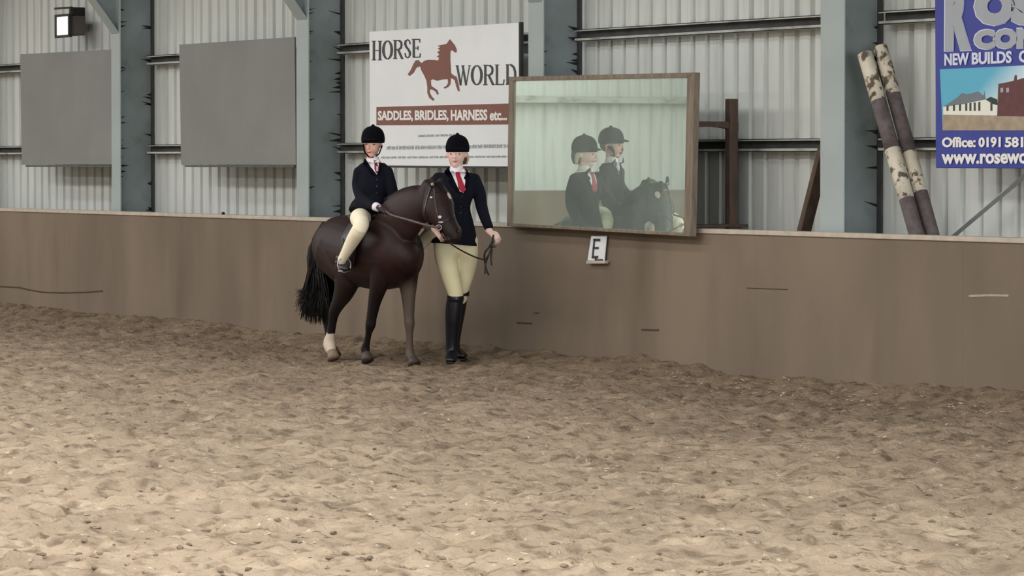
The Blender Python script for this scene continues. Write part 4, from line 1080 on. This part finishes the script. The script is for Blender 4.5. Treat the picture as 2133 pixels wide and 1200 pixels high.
solid('jodhpurs', cleg(hipR, kneeR, ankR) + cleg(hipL, kneeL, ankL) + [loft([(hipR + Vector((-.02, -.02, .03)), .07, .09), (hipL + Vector((-.02, .02, .03)), .07, .09)], Vector((0, 0, 1)), 2, 18)], .006, 4, [m_breech2], ch)
for a_ in (ankR, ankL):
    bt_ = solid('jodhpur_boot', cfoot(a_) + [loft([(a_ + Vector((0, 0, .035)), .038, .040), (a_ + Vector((-.005, 0, -.03)), .036, .038)], rgt, 2, 16)], .005, 2, [m_boot], ch)
    link('boot_strap', mesh(loft([(a_ + Vector((.0, 0, .012)), .0415, .043), (a_ + Vector((0, 0, -.0)), .0415, .043)], rgt, 1, 16, False)), m_rein, bt_, True)
jc = [loft([Cn(777, 340, -.015, .09, .055), Cn(777, 349, -.012, .122, .068), Cn(777, 362, -.005, .126, .082), Cn(777, 388, .005, .118, .088), Cn(777, 412, .005, .108, .086), Cn(772, 430, .03, .130, .125), Cn(766, 441, .05, .140, .155), Cn(763, 449, .06, .142, .17)], rgt, 4, 26, False),
      loft([Cn(749, 357, 0, .046, .048), Cn(746, 387, .0, .047, .046), Cn(755, 414, .11, .043, .043), Cn(773, 427, .26, .036, .036), Cn(781, 430, .315, .032, .032)], rgt, 4, 18),
      loft([Cn(806, 357, 0, .046, .048), Cn(814, 385, .02, .044, .044), Cn(819, 408, .05, .041, .041), Cn(817, 424, .10, .034, .034)], rgt, 4, 18)]
jacket_c = solid('jacket', jc, .006, 4, [m_jacket], ch)
tj = bvh(jacket_c)
for pl in ([(760, 328), (755, 342), (764, 352), (774, 364), (782, 366), (772, 348)], [(790, 331), (795, 342), (790, 352), (786, 366), (790, 366), (796, 350)]):
    link('lapel', mesh(drape(pl, tj, .007, .005)), m_lapel, ch)
link('shirt', mesh(drape([(760, 327), (768, 336), (777, 340), (786, 333), (790, 333), (789, 346), (785, 364), (776, 352), (766, 342)], tj, .004, .006)), m_shirt, ch)
sc2 = solid('collar', [loft([Cn(776, 327, -.008, .044, .046), Cn(777, 335, -.004, .050, .052), Cn(777, 341, -.004, .054, .057)], rgt, 3, 20, False)], .005, 2, [m_shirt], ch)
tj2 = bvh(jacket_c, sc2)
link('tie', mesh(drape([(779, 334), (785, 334), (786, 342), (789, 347), (788, 356), (784, 362), (780, 352), (780, 342)], tj2, .009, .005)), m_tiedark, ch)
link('tie_end', mesh(drape([(783, 346), (788, 346), (788, 356), (784, 357)], tj2, .013, .004, 1.5)), m_tiepale, ch)
for yb_ in (374, 388, 402):
    link('button', mesh(drape(oval(785, yb_, 1.5, 1.5, 8), tj, .006, .004, 1)), m_leather, jacket_c)
link('cuff', mesh(loft([(Cc(782, 430, .32), .0335, .0335), (Cc(788, 433, .35), .030, .030)], rgt, 1, 16, False)), m_shirt, ch, True)
solid('glove', [([Vector(v) for v in p[0]], p[1]) for p in hand(RC, rgt * .75 + Vector((0, 0, -.35)) + FR * .3, Vector((0, 0, .7)) + FR * .5, .86, .95, -1)] , .0045, 1, [m_glove], ch)
solid('glove', hand(LC, rgt * .2 + Vector((0, 0, -.3)) + FR * .4, Vector((0, 0, .8)) + rgt * .5, .86, .95, 1), .0045, 1, [m_glove], ch)
tf = bvh(bc)
for (cx, cy) in ((763, 300.5), (779, 301)):
    link('eye', mesh(drape(oval(cx, cy, 2.6, 1.4, 10), tf, .001, .003, 1)), m_brow, ch)
link('lips', mesh(drape(oval(769, 317, 4, 1.2, 10), tf, .002, .003, 1)), m_lip, ch)
link('chin_strap', mesh(drape(ribbon([(757, 300), (759, 316), (768, 327), (780, 328), (790, 320), (796, 303)], 2.6), tf, .005, .004)), m_velvet, ch)
solid('hair', [ell(Cc(778, 300, -.055), .058, .045, .055), loft([Cn(793, 297, -.03, .010, .03), Cn(795, 306, -.035, .008, .02)], rgt, 2, 10)], .005, 2, [m_hairb], ch)
helmet('helmet', 777, 258, 298, .088, Cc, ch, 0, True, 1.0, 6)

# reins from the child's hand to the bit
rn = empty('reins', Cc(840, 455, .3), 'worn brown reins running from the child\'s gloved hand to the bit', 'rein')
h0 = RC + (rgt * .75 + Vector((0, 0, -.35)) + FR * .3).normalized() * .05
link('right_rein', mesh(strap([h0, atd(814, 447, 28.36), atd(832, 453, 28.20), atd(850, 458, 28.10), atd(870, 464, 28.03), atd(892, 470, 27.98), bit], .006, .009)), m_rein, rn, True)
bit2 = atd(914, 474, 28.30)
link('left_rein', mesh(strap([LC + Vector((0, .02, -.02)), at(850, 440, YPo + .20), at(875, 450, YPo + .24), atd(905, 470, 28.34), bit2], .005, .008)), m_rein, rn, True)
